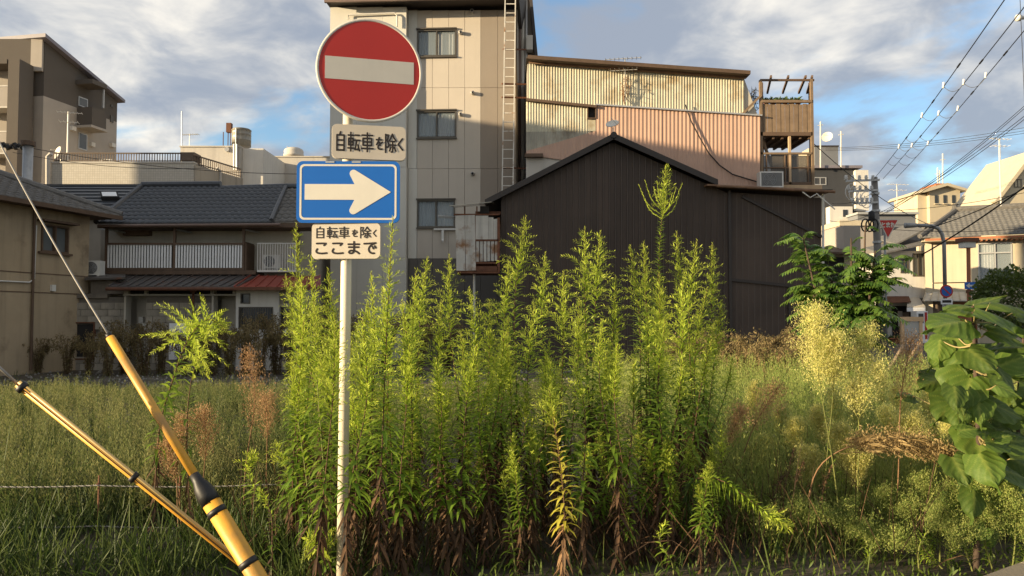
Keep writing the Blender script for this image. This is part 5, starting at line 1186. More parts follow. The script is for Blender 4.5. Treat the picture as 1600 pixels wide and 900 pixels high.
def goldenrod(line, seed, leafL=.095, dead=.34, plume=.26, plumeW=.14, leaf_mat='leaf_goldenrod', dens=1.0, plume_n=22, dead_mat='withered', plume_mat='plume_green', tip_up=1.0, stem_r=.0055):
    """parts of one goldenrod relative to line[0]"""
    r = RS(seed); line = np.asarray(line, float); line = line-line[0]; out = {}
    _, _, H_ = sample(line, np.array([0.]))
    out['stem'] = ([tubes(line, np.linspace(stem_r, stem_r*.35, len(line)), 6, .5)], 'stem_brown' if dead > .2 else 'stem_green', None)
    # green leaves, spiral up the stem
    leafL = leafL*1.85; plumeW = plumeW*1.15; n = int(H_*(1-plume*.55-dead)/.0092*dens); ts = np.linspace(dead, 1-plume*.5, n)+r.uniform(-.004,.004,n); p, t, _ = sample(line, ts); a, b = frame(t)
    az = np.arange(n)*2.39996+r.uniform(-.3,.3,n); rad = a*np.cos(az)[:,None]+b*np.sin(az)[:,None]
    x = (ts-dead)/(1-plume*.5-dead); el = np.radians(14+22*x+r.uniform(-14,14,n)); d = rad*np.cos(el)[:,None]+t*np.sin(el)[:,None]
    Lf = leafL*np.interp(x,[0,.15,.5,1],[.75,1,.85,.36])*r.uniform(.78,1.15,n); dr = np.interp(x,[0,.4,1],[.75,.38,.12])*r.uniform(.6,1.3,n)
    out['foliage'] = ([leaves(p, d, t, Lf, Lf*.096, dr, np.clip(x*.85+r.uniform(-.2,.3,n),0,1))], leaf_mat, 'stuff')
    # flower plume: ascending side branches set with small leaves
    ch = []; nb = plume_n
    for i in range(nb):
        q = 1-plume+plume*.93*(i+.5)/nb; y = (i+.5)/nb; bp, bt, _ = sample(line, np.array([q])); aa, bb = frame(bt); w = i*2.39996+r.uniform(-.4,.4)
        rd = (aa*np.cos(w)+bb*np.sin(w))[0]; bt = bt[0]; l = plumeW*np.interp(y,[0,.18,.6,1],[.75,1,.62,.16])*r.uniform(.7,1.2)
        tip = bp[0]+rd*l+bt*l*(.55+.3*y)*tip_up; mid = bp[0]+rd*l*.55+bt*l*.52*tip_up; ln = curve([bp[0], mid, tip-np.array([0,0,.10*l])], 5); ch.append(tubes(ln, np.linspace(.0016,.0008,5), 3, .6))
        k = max(5, int(l/.0085)); tt = np.linspace(.08,1,k); lp, lt, _ = sample(ln, tt); la, lb = frame(lt); s = np.where(np.arange(k) % 2, 1., -1.)[:,None]; sd = nrm(la*s*r.uniform(.5,1,k)[:,None]+lb*r.uniform(-.8,.8,k)[:,None])
        dd = sd*.62+lt*.78; ll = np.interp(tt,[0,.4,1],[.05,.042,.022])*r.uniform(.7,1.25,k); ch.append(leaves(lp, dd, lt+np.array([0,0,.3]), ll, ll*.12, r.uniform(-.1,.2,k), .3+.6*tt*r.uniform(.6,1.1,k), 'dia'))
    k = int(plume*H_/.0065); tt = np.linspace(1-plume*.75,1,k); lp, lt, _ = sample(line, tt); a, b = frame(lt); az = np.arange(k)*2.39996; rad = a*np.cos(az)[:,None]+b*np.sin(az)[:,None]; x = (tt-tt[0])/(1-tt[0])
    ll = np.interp(x,[0,1],[.05,.022]); ch.append(leaves(lp, rad*.75+lt*np.interp(x,[0,1],[.5,1.3])[:,None], lt, ll, ll*.11, np.full(k,.08), .35+.5*x, 'dia'))
    out['flower_plume'] = (ch, plume_mat, 'stuff')
    # withered lower leaves hanging down
    n = int(H_*dead/.011*dens)
    if n > 4:
        ts = np.linspace(.03, dead+.05, n); p, t, _ = sample(line, ts); a, b = frame(t); az = np.arange(n)*2.39996+r.uniform(-.5,.5,n); rad = a*np.cos(az)[:,None]+b*np.sin(az)[:,None]
        Lf = leafL*.85*r.uniform(.6,1.1,n); out['withered_leaves'] = ([leaves(p, rad*.5+np.array([0,0,-.55])+r.uniform(-.25,.25,(n,3)), t, Lf, Lf*.085, r.uniform(0,.4,n), r.uniform(0,1,n))], dead_mat, 'stuff')
    return out
def plant(name, label, cat, loc, out, group=None):
    t = thing(name, label, cat, loc, group)
    for k, (ch, mt, kind) in out.items(): nobj(k, ch, mt, t, kind)
    return t
def plant_copy(src, loc, rz, sc, label=None, group=None):
    c = src.copy(); COL.objects.link(c); c.location = loc; c.rotation_euler = (0,0,rz); c.scale = (sc,)*3
    if label: c['label'] = label
    if group: c['group'] = group
    for ch in src.children:
        q = ch.copy(); COL.objects.link(q); q.parent = c
    return c
def upright(px, py, d, bpx=None, lean=0.0, seed=0):
    """stem line from the ground to the tip seen at px, py at distance d"""
    r = RS(seed+77); tip = np.array(W(px, py, d)); bx = W(bpx if bpx is not None else px+r.uniform(-22,22), 700, d).x+r.uniform(-.14,.14); base = np.array([bx, d+r.uniform(-.12,.12), 0.]); h = tip[2]
    m1 = base+np.array([(tip[0]-base[0])*.15+r.uniform(-.03,.03), r.uniform(-.03,.03), h*.35]); m2 = base+np.array([(tip[0]-base[0])*.6+r.uniform(-.06,.06), (tip[1]-base[1])*.5+r.uniform(-.03,.03), h*.72])
    return curve([base, m1, m2, tip], 18)
GRP = 'tall goldenrods in the thicket around the sign pole'
THICK = 'tall green goldenrod stalk with feathery tip in the dense thicket behind the sign pole'
TOPS = [ # px, py, distance, base px, leaf length, plume share, plume width, dead share
 (463,350,5.0,478,.085,.34,.12,.30),(486,400,5.3,492,.09,.3,.12,.32),(446,430,5.6,470,.09,.30,.11,.32),(508,470,5.1,512,.085,.3,.12,.34),(524,492,4.15,506,.08,.34,.14,.34),
 (614,340,4.15,606,.085,.36,.10,.30),(580,425,4.9,585,.085,.3,.12,.32),(566,498,4.15,584,.08,.34,.13,.34),(650,425,5.4,642,.09,.3,.12,.34),(668,402,5.9,672,.09,.28,.15,.34),
 (702,398,5.7,708,.09,.3,.16,.34),(733,450,5.3,742,.09,.28,.15,.36),(765,470,5.9,760,.09,.28,.15,.36),(822,338,5.6,818,.09,.24,.17,.36),(795,410,6.1,800,.09,.28,.16,.36),
 (852,395,5.9,846,.09,.28,.17,.36),(880,425,5.4,872,.09,.28,.16,.36),(914,356,5.5,906,.095,.26,.18,.36),(938,362,5.9,930,.09,.26,.17,.36),(962,432,5.6,955,.09,.28,.15,.36),
 (985,384,6.0,990,.085,.26,.13,.36),(1006,378,5.8,1002,.085,.24,.10,.36),(1057,362,5.9,1048,.085,.24,.11,.36),(1089,376,5.6,1080,.09,.26,.15,.36),(1113,380,6.1,1100,.085,.26,.12,.36),
 (1030,425,5.5,1026,.09,.3,.17,.36),(1066,440,5.3,1058,.09,.3,.17,.36),(1105,450,5.4,1096,.09,.28,.16,.36),(1128,470,5.9,1112,.085,.26,.13,.38),(1145,560,6.2,1125,.08,.24,.10,.34),
 (835,478,5.2,842,.09,.28,.14,.38),(905,468,5.15,900,.09,.28,.15,.38),(720,520,5.0,716,.095,.28,.13,.36),(788,520,5.1,780,.095,.28,.12,.38),(690,470,5.1,684,.095,.28,.14,.36),(630,520,5.2,628,.095,.26,.12,.36),
 (940,500,4.75,934,.085,.22,.08,.38),(990,565,4.7,996,.08,.22,.07,.40),(1066,555,4.75,1050,.08,.22,.08,.36),(770,585,4.8,764,.09,.24,.08,.36),(655,595,4.85,650,.09,.24,.10,.34),(500,560,4.7,495,.08,.3,.10,.30),(595,590,4.7,600,.085,.26,.09,.36),
 (1012,480,5.0,1010,.09,.26,.14,.38),(860,560,4.95,856,.09,.26,.12,.38),(475,500,4.75,480,.085,.3,.10,.28),(545,600,4.55,552,.08,.3,.11,.34),(1112,530,5.0,1098,.085,.26,.12,.38),(705,610,4.75,700,.1,.2,.07,.34),(820,600,4.85,826,.09,.22,.08,.38),
 (470,440,4.9,476,.085,.3,.12,.2),(492,470,4.6,498,.085,.3,.12,.18),(512,420,5.4,508,.085,.3,.12,.22),(575,470,5.2,572,.085,.3,.12,.22),(598,450,4.6,590,.085,.3,.12,.2),(628,470,4.7,622,.085,.3,.12,.24),(640,540,4.6,640,.09,.26,.1,.22),(560,560,5.0,558,.085,.3,.12,.2),(680,560,4.7,676,.09,.26,.1,.24),(745,540,4.7,748,.09,.26,.1,.26),(455,560,4.7,460,.085,.3,.1,.2),(895,560,4.6,900,.085,.24,.09,.28),(1040,500,4.8,1036,.085,.26,.1,.28),(965,540,4.9,968,.085,.26,.1,.28)]
protos = []
def where(px):
    k = 0 if px < 535 else 1 if px < 660 else 2 if px < 790 else 3 if px < 957 else 4
    return (('tall goldenrod stalk with feathery tip rising before the red roofed annex', 'tall goldenrods before the annex'), ('tall goldenrod stalk with feathery tip rising against the pale side of the beige tower', 'tall goldenrods against the tower'),
     ('tall goldenrod stalk with feathery tip rising before the rusty tin balcony', 'tall goldenrods before the tin balcony'), ('tall goldenrod stalk with feathery tip below the gable slope nearer the tin balcony', 'tall goldenrods below the near gable slope'), ('tall goldenrod stalk with feathery tip below the gable slope nearer the timber balcony', 'tall goldenrods below the far gable slope'))[k]
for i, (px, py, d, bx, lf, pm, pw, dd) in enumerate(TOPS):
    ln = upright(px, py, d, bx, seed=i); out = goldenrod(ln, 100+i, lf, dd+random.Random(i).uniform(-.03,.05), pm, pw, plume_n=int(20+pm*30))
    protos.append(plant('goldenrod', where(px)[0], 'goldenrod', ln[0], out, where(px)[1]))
# the tallest
ln = upright(1041, 258, 6.0, 1030, seed=5); o_ = goldenrod(ln, 7, .055, .30, .13, .09, plume_n=26, dens=2.4)
ch = []
for i in range(11):
    r = RS(i+40); q = .845+.045*(i % 4)/4; bp, bt, _ = sample(ln-ln[0], np.array([q])); w = i*math.pi*2/11+.2; l = .24*r.uniform(.75,1.05); rd = np.array([math.cos(w), math.sin(w), 0]); c_ = curve([bp[0], bp[0]+rd*l*.45+np.array([0,0,l*.35]), bp[0]+rd*l*.72+np.array([0,0,l*.95])], 7)
    ch.append(tubes(c_, np.linspace(.002,.001,7), 4, .6)); k = 24; tt = np.linspace(.1,1,k); lp, lt, _ = sample(c_, tt); la, lb = frame(lt); az = np.arange(k)*2.4; sd = la*np.cos(az)[:,None]+lb*np.sin(az)[:,None]; ll = np.interp(tt,[0,1],[.035,.02]); ch.append(leaves(lp, sd*.4+lt, lt, ll, ll*.13, np.zeros(k), .3+.5*tt, 'dia'))
o_['side_branches'] = (ch, 'plume_green', 'stuff'); plant('goldenrod', 'tallest goldenrod, its branched tip rising alone above the thicket', 'goldenrod', ln[0], o_)
# fillers behind
rr = random.Random(11)
for i in range(46):
    src = protos[rr.choice([8,9,10,11,12,14,15,16,19,25,26,27,30,31,33])]; px = rr.uniform(470,1120); d = rr.uniform(5.3,7.0); sc = rr.uniform(.62,.9)
    if 470 < px < 640 and sc > .85: sc = .8
    plant_copy(src, Vector((W(px,700,d).x, d, 0)), rr.uniform(0,6.28), sc, 'medium goldenrod stalk standing deep inside the crowded thicket', 'goldenrods inside the thicket')
for i in range(30):      # short leafy ones at the foot of the thicket
    src = protos[rr.choice([33,35,38,40,48,49])]; px = rr.uniform(560,1150); d = rr.uniform(4.6,5.3); sc = rr.uniform(.42,.62)
    plant_copy(src, Vector((W(px,700,d).x, d, 0)), rr.uniform(0,6.28), sc, 'short leafy goldenrod at the foot of the thicket', 'short goldenrods at the foot of the thicket')
# particular plants
ln = curve([W(876,905,4.2)*1, W(882,800,4.2), W(872,700,4.2), W(862,640,4.2), W(858,606,4.2)], 18); ln = np.vstack([[ln[0][0]+.02, ln[0][1], 0], ln[1:]])
o_ = goldenrod(ln, 301, .075, .33, .2, .14, 'leaf_yellow', plume_n=24, dens=1.25, dead_mat='dry_plume'); plant('goldenrod', 'goldenrod with bright yellow leaves above a brown withered stem', 'goldenrod', ln[0], o_)
ln = curve([Vector((W(1075,860,4.9).x,4.9,0)), W(1072,790,4.85), W(1085,750,4.8), W(1130,752,4.7), W(1185,792,4.6), W(1236,826,4.5)], 24)
o_ = goldenrod(ln, 303, .06, .42, .16, .085, plume_n=16, dens=1.6, dead_mat='leaf_deep'); plant('goldenrod', 'goldenrod toppled sideways, its lit tip curling over to the right of the thicket', 'goldenrod', ln[0], o_)
ln = curve([Vector((W(240,760,5.2).x,5.2,0)), W(248,680,5.2), W(268,600,5.0), W(292,535,4.9), W(322,500,4.8), W(352,512,4.75)], 24)
o_ = goldenrod(ln, 304, .075, .3, .24, .27, plume_n=40, dens=.8, tip_up=.25); plant('goldenrod', 'lone nodding goldenrod with a bright yellow-green head behind the yellow guy wire', 'goldenrod', ln[0], o_)
ln = curve([Vector((W(300,760,5.25).x,5.25,0)), W(292,680,5.25), W(300,590,5.2), W(320,540,5.15)], 20); o_ = goldenrod(ln, 305, .08, .3, .16, .14, plume_n=20, dens=.6, tip_up=.1); plant('goldenrod', 'slender goldenrod beside the nodding one with sparse long leaves', 'goldenrod', ln[0], o_)
ln = upright(785, 742, 4.5, 790, seed=21); o_ = goldenrod(ln, 306, .05, .04, .2, .03, plume_n=6, dens=1.0); plant('goldenrod', 'small single goldenrod shoot with neat paired pale leaves before the thicket', 'goldenrod', ln[0], o_)
ln = upright(406, 765, 4.5, 415, seed=22); o_ = goldenrod(ln, 307, .05, .30, .2, .03, plume_n=6, dens=1.0); plant('goldenrod', 'small goldenrod shoot beside the thick yellow sleeve', 'goldenrod', ln[0], o_)
ln = curve([Vector((W(520,900,4.35).x,4.4,0)), W(515,880,4.35), W(500,850,4.3), W(475,840,4.25)], 16); o_ = goldenrod(ln, 308, .055, .3, .45, .12, plume_n=28, dens=1.2, tip_up=.4); plant('goldenrod', 'stunted goldenrod drooping to the left of the pole foot', 'goldenrod', ln[0], o_)
ln = upright(1040, 815, 4.5, 1046, seed=23); o_ = goldenrod(ln, 309, .05, .2, .3, .04, plume_n=8); plant('goldenrod', 'stubby goldenrod tuft at the foot of the thicket under the toppled stem', 'goldenrod', ln[0], o_)
ln = upright(850, 620, 4.6, 850, seed=25)
for i, (px, py, d, lab) in enumerate(((1165,775,5.0,'dark leafy goldenrod shoot below the toppled stem'),(430,690,5.0,'goldenrod shoot left of the pole with a crooked tip'),(395,705,5.3,'bushy goldenrod shoot behind the black collar of the guy wire'))):
    ln = upright(px, py, d, px+8, seed=60+i); o_ = goldenrod(ln, 320+i, .085, .12, .25, .10, 'leaf_deep' if i == 0 else 'leaf_goldenrod', plume_n=14); plant('goldenrod', lab, 'goldenrod', ln[0], o_)

# feathery panicles: horseweed, dry or fresh
def panicle(line, seed, plume=.5, width=.12, n=26, seeds=26, mt='pale_plume', stem='stem_green', low_leaves=True, sz=.0075):
    r = RS(seed); line = np.asarray(line, float); line = line-line[0]; out = {'stem': ([tubes(line, np.linspace(.006,.002,len(line)), 5)], stem, None)}; ch = []
    for i in range(n):
        y = (i+.5)/n; q = 1-plume+plume*.96*y; bp, bt, _ = sample(line, np.array([q])); aa, bb = frame(bt); w = i*2.39996+r.uniform(-.4,.4); rd = (aa*np.cos(w)+bb*np.sin(w))[0]; bt = bt[0]; l = width*np.interp(y,[0,.25,.7,1],[.8,1,.7,.25])*r.uniform(.7,1.2)
        ln = curve([bp[0], bp[0]+rd*l*.45+bt*l*.75, bp[0]+rd*l*.8+bt*l*1.35-np.array([0,0,.1*l])], 5); ch.append(tubes(ln, np.linspace(.0014,.0006,5), 3, .4))
        k = seeds; lp, lt, _ = sample(ln, r.uniform(.12,1.05,k)); off = r.normal(0,.12*width,(k,3)); s = sz*r.uniform(.6,1.5,k); ch.append(leaves(lp+off, r.normal(0,.8,(k,3))+np.array([0,0,1.1]), r.normal(0,1,(k,3)), s*1.7, s*.26, np.zeros(k), r.uniform(0,1,k), 'dia'))
    out['panicle'] = (ch, mt, 'stuff')
    if low_leaves:
        n2 = 40; ts = np.linspace(.08,1-plume,n2); p, t, _ = sample(line, ts); a, b = frame(t); az = np.arange(n2)*2.4; Lf = .07*r.uniform(.6,1.2,n2); out['foliage'] = ([leaves(p, (a*np.cos(az)[:,None]+b*np.sin(az)[:,None])*.8+t*.5, t, Lf, Lf*.06, r.uniform(.1,.6,n2), r.uniform(0,1,n2))], 'leaf_goldenrod', 'stuff')
    return out
PAN = [ # tip px,py, d, base px, plume share, width, material, label
 (1272,486,5.0,1312,.34,.20,'pale_plume','pale feathery horseweed head leaning left at the edge of the thicket'),(1302,528,5.0,1320,.24,.16,'pale_plume','pale round feathery horseweed head beside the leaning one'),(1354,512,5.1,1328,.42,.19,'pale_plume','tall pale yellow horseweed plume standing upright before the notice board'),
 (1425,528,5.2,1412,.32,.18,'dry_plume','pinkish dry horseweed plume before the notice board'),(1500,565,5.2,1440,.42,.12,'pale_plume','pale horseweed plume leaning towards the big-leaved sapling'),(1535,640,4.9,1470,.38,.09,'pale_plume','narrow pale plume slanting across the big-leaved sapling'),
 (1275,640,5.6,1285,.32,.10,'pale_plume','slim pale horseweed plume below the leaning heads'),(1245,660,5.8,1240,.32,.12,'pale_plume','short pale horseweed plume next to the slim one'),(1310,670,5.3,1315,.36,.14,'pale_plume','low spreading pale horseweed plume above the arching dry stalk'),(1420,660,5.4,1420,.36,.18,'pale_plume','broad pale horseweed plume behind the arching dry stalk'),
 (1195,690,5.9,1200,.36,.12,'pale_plume','pale horseweed plume among the feathery weeds right of the thicket'),
 (1335,600,6.2,1330,.36,.12,'pale_plume','pale horseweed plume among the feathery weeds right of the thicket'),
 (1385,640,6.0,1380,.36,.12,'pale_plume','pale horseweed plume among the feathery weeds right of the thicket'),
 (1460,670,5.6,1452,.36,.12,'pale_plume','pale horseweed plume among the feathery weeds right of the thicket'),
 (1262,705,5.3,1258,.36,.12,'pale_plume','pale horseweed plume among the feathery weeds right of the thicket'),
 (1345,715,5.2,1350,.36,.12,'pale_plume','pale horseweed plume among the feathery weeds right of the thicket'),
 (1220,640,6.6,1215,.36,.12,'pale_plume','pale horseweed plume among the feathery weeds right of the thicket'),
 (1400,605,6.8,1398,.36,.12,'pale_plume','pale horseweed plume among the feathery weeds right of the thicket'),
 (1300,610,7.0,1300,.36,.12,'pale_plume','pale horseweed plume among the feathery weeds right of the thicket'),
 (1455,610,6.4,1450,.36,.12,'pale_plume','pale horseweed plume among the feathery weeds right of the thicket'),
 (1370,570,7.4,1368,.36,.12,'pale_plume','pale horseweed plume among the feathery weeds right of the thicket'),
 (1180,600,7.2,1185,.36,.12,'pale_plume','pale horseweed plume among the feathery weeds right of the thicket'),
 (388,548,5.6,395,.46,.16,'dry_plume','tall reddish brown dry plume left of the thicket'),(285,655,5.3,292,.42,.15,'dry_plume','dry brown plume crossed by the upper yellow sleeve'),(318,640,5.4,322,.42,.14,'dry_plume','dry brown plume just right of the upper yellow sleeve'),(262,690,5.2,270,.44,.13,'dry_plume','short dry brown plume left of the upper yellow sleeve'),(415,620,5.9,405,.36,.15,'dry_plume','pale brown dry plume behind the tall reddish one'),
 (1215,605,5.4,1140,.34,.15,'dry_plume','dry orange-brown plume leaning right out of the thicket'),(1160,640,5.3,1130,.30,.12,'dry_plume','small dry brown plume at the right edge of the thicket')]
for i, (px, py, d, bx, pm, wd_, mt, lab) in enumerate(PAN):
    ln = upright(px, py, d, bx, seed=200+i); plant('horseweed', lab, 'horseweed', ln[0], group='horseweed plumes right of the thicket' if 'among the feathery' in lab else None, out=panicle(ln, 400+i, pm, wd_, 44, 46 if mt == 'dry_plume' else 150, mt, 'stem_dry' if mt == 'dry_plume' else 'stem_green', mt != 'dry_plume'))
# arching dry stalk at the right
ln = curve([Vector((W(1262,860,5.1).x,5.1,0)), W(1262,790,5.05), W(1280,730,5.0), W(1330,697,4.95), W(1400,690,4.9), W(1470,706,4.85), W(1492,722,4.82)], 26)
o_ = panicle(ln, 501, .46, .13, 60, 70, 'dry_grass', 'stem_dry', False, .011); r = RS(9); k = 460; lp, lt, _ = sample(ln-ln[0], r.uniform(.55,1,k)); ll = r.uniform(.05,.13,k)
o_['seed_husks'] = ([leaves(lp+r.normal(0,.026,(k,3)), lt*1.0+r.normal(0,.25,(k,3))+np.array([0,0,-.18]), r.normal(0,1,(k,3)), ll, ll*.07, np.full(k,.1), r.uniform(0,1,k))], 'dry_grass', 'stuff')
plant('arching_stalk', 'brown dry stalk bent in an arch, heavy with seed, above the rope', 'dry stalk', ln[0], o_)
for i, (px, py) in enumerate(((1225,700),(1240,720),(1212,740),(1285,725))):
    ln = curve([Vector((W(px+6,860,5.05).x,5.05+.1*i,0)), W(px+2,820,5.05), W(px,770,5.05), W(px+16,py,5.05)], 14); plant('dry_stalk', 'dark brown dead stalk standing under the arching one', 'dry stalk', ln[0], panicle(ln, 520+i, .7, .05, 26, 22, 'withered', 'stem_dry', False), 'dead stalks under the arch')

# ------------------------------------------------------------------ big-leaved sapling at the right
def bigleaf_mat():
    m = bpy.data.materials.new('big_leaf'); m.use_nodes = True; nt = m.node_tree; N = nt.nodes; L = nt.links; N.clear(); out = N.new('ShaderNodeOutputMaterial'); b = N.new('ShaderNodeBsdfPrincipled'); t = N.new('ShaderNodeBsdfTranslucent'); mx = N.new('ShaderNodeMixShader')
    at = N.new('ShaderNodeAttribute'); at.attribute_name = 'tint'; c = N.new('ShaderNodeMix'); c.data_type = 'RGBA'; L.new(at.outputs['Fac'], c.inputs[0]); c.inputs[6].default_value = (.075,.14,.020,1); c.inputs[7].default_value = (.24,.29,.06,1)
    tc = N.new('ShaderNodeTexCoord'); n = N.new('ShaderNodeTexNoise'); n.inputs['Scale'].default_value = 14; n.inputs['Detail'].default_value = 6; L.new(tc.outputs['Object'], n.inputs[0]); oi = N.new('ShaderNodeObjectInfo'); hs = N.new('ShaderNodeHueSaturation'); L.new(c.outputs[2], hs.inputs['Color'])
    ad = N.new('ShaderNodeMath'); ad.operation = 'MULTIPLY_ADD'; L.new(n.outputs[0], ad.inputs[0]); ad.inputs[1].default_value = .7; L.new(oi.outputs['Random'], ad.inputs[2]); mr = N.new('ShaderNodeMapRange'); L.new(ad.outputs[0], mr.inputs[0]); mr.inputs[1].default_value = .1; mr.inputs[2].default_value = 1.4; mr.inputs[3].default_value = .65; mr.inputs[4].default_value = 1.3; L.new(mr.outputs[0], hs.inputs['Value'])
    bp = N.new('ShaderNodeBump'); bp.inputs['Strength'].default_value = .5; bp.inputs['Distance'].default_value = .004; v = N.new('ShaderNodeTexVoronoi'); v.feature = 'DISTANCE_TO_EDGE'; v.inputs['Scale'].default_value = 40; L.new(tc.outputs['Object'], v.inputs[0]); L.new(v.outputs[0], bp.inputs['Height']); L.new(bp.outputs[0], b.inputs['Normal'])
    b.inputs['Roughness'].default_value = .5; b.inputs['Specular IOR Level'].default_value = .35; L.new(hs.outputs[0], b.inputs['Base Color']); L.new(hs.outputs[0], t.inputs['Color']); mx.inputs[0].default_value = .45; L.new(b.outputs[0], mx.inputs[1]); L.new(t.outputs[0], mx.inputs[2]); L.new(mx.outputs[0], out.inputs[0]); M['big_leaf'] = m
bigleaf_mat()
def heart(seed, size, droop):
    """heart shaped leaf with veins, base at origin, pointing +x, face up"""
    r = RS(seed); nu, nv = 33, 33; V_, C = [], []
    for i in range(nu):
        u = i/(nu-1)
        wdt = .45*math.sin(min(1,(u*1.08+.10))**.75*math.pi)**.8 if u < .95 else .06*(1-u)/.05
        wdt = max(wdt, .004)+.025*math.sin(u*21+seed)
        for j in range(nv):
            v = (j/(nv-1)-.5)*2; x = u*size-(.16*size*(1-u)**6)*(abs(v)**1.2); y = v*max(wdt,.003)*size
            vein = min(abs(((u-abs(v)*.42)*5.2) % 1-.5)*2, 1); mid = min(abs(v)*6,1); z = -droop*size*(u**1.8)-.11*size*abs(v)**1.7*(.6+.5*math.sin(seed))+.014*size*(vein-.5)*mid+.022*size*math.sin(5*v+3*u+seed)
            V_.append((x,y,z)); C.append(.15+.6*(1-mid)+.5*max(0,vein-.78)/.22+r.uniform(-.05,.05))
    T = []
    for i in range(nu-1):
        for j in range(nv-1): a = i*nv+j; T += [(a,a+nv,a+nv+1),(a,a+nv+1,a+1)]
    return np.array(V_), np.array(T), np.array(C)
LM = [nmesh('leaf', heart(k, 1.0, .12+.07*(k % 4)), 'big_leaf') for k in range(6)]
sx = Vector((W(1524,850,4.7).x, 4.7, 0)); t = thing('big_leaved_sapling', 'young tree with very large heart-shaped leaves at the lot edge', 'sapling', sx)
stemline = [sx, W(1530,720,4.72), W(1526,620,4.7), W(1522,520,4.68), W(1520,478,4.66)]; sl_ = curve(stemline, 22); nobj('trunk', [tubes(sl_-np.array(sx), np.linspace(.02,.008,22), 8)], 'bark', t, None)
sx2 = Vector((W(1605,860,4.9).x,4.9,0)); nobj('side_trunk', [tubes(curve([sx2, W(1600,760,4.95), W(1590,650,5.0), W(1600,520,5.0)],20)-np.array(sx), np.linspace(.018,.008,20), 8)], 'bark', t, None)
BL = [ # leaf centre px, py, size px, direction angle in the picture (deg, 0 right, 90 up), nearness, tilt to viewer
 (1478,510,125,200,4.45,35),(1560,497,125,-20,4.5,30),(1500,480,95,160,4.7,18),(1585,478,110,10,4.75,20),(1475,552,115,215,4.8,60),(1575,528,100,-30,4.55,45),(1512,560,110,250,4.95,65),(1590,545,90,-10,4.9,40),
 (1575,600,85,-70,4.4,75),(1495,590,110,230,4.9,70),(1540,600,120,-70,5.0,70),(1600,570,110,0,4.8,50),(1480,640,110,225,4.75,65),(1498,655,60,260,4.45,80),(1560,650,120,-60,4.95,70),(1605,640,110,-20,4.9,60),
 (1530,700,125,265,4.7,70),(1580,705,120,-60,4.8,65),(1610,700,110,0,4.8,60),(1522,790,75,255,4.5,80),(1560,760,110,-60,4.75,70),(1600,770,100,-40,4.7,70),(1595,820,90,-80,4.7,75),(1545,835,80,260,4.8,75),(1455,600,90,200,5.1,55),(1612,500,120,20,4.9,30),(1548,545,85,80,5.1,60),(1620,600,110,0,4.7,60),(1545,470,80,60,5.0,25)]
BL += [(1512,615,95,255,4.45,68),(1536,565,90,-60,4.42,60),(1545,735,95,-75,4.42,70),(1530,640,80,-95,4.4,72),(1575,640,95,-20,4.5,50),(1590,690,95,10,4.5,50),(1560,690,90,20,4.45,45),(1590,745,90,-10,4.5,50)]
rj = random.Random(31); BL += [(min(1630,px+rj.uniform(-45,40)), min(850,py+rj.uniform(-18,42)), sp*rj.uniform(.5,.8), ang+rj.uniform(-40,40), d+rj.uniform(-.25,.3), tilt+rj.uniform(-15,15)) for px, py, sp, ang, d, tilt in BL[6:]]
for i, (px, py, sp, ang, d, tilt) in enumerate(BL):
    size = sp/FPX*d*.68; tilt = tilt*.72; a = R(ang); dirp = Vector((math.cos(a), 0, math.sin(a)))      # direction in the view plane
    rq = random.Random(i); tl = R(tilt+rq.uniform(-8,8)); nrmv = Vector((rq.uniform(-.5,.35), -math.sin(tl), math.cos(tl))).normalized(); dx = (dirp*1.0+Vector((0,rq.uniform(-.5,.1),0))); dx = (dx-nrmv*dx.dot(nrmv)).normalized(); dy = nrmv.cross(dx)
    c = W(px, py, d); b = c-dx*size*.45+nrmv*size*.06; o = bpy.data.objects.new('leaf', LM[i % 6]); COL.objects.link(o); o.parent = t
    o.matrix_local = Matrix.Translation(b-sx) @ Matrix((dx, dy, nrmv)).transposed().to_4x4() @ Matrix.Scale(size, 4)
    zt_ = min(max(b.z-.05, .2), 1.5); src = Vector(sample(sl_, np.array([zt_/1.6]))[0][0])
    if (src-b).length > .45: src = b+(src-b).normalized()*.45
    nobj('petiole', [tubes(curve([src, (src+b)/2+Vector((0,0,-.03)), b], 8)-np.array(sx), np.linspace(.006,.004,8), 6)], 'petiole', t, None)

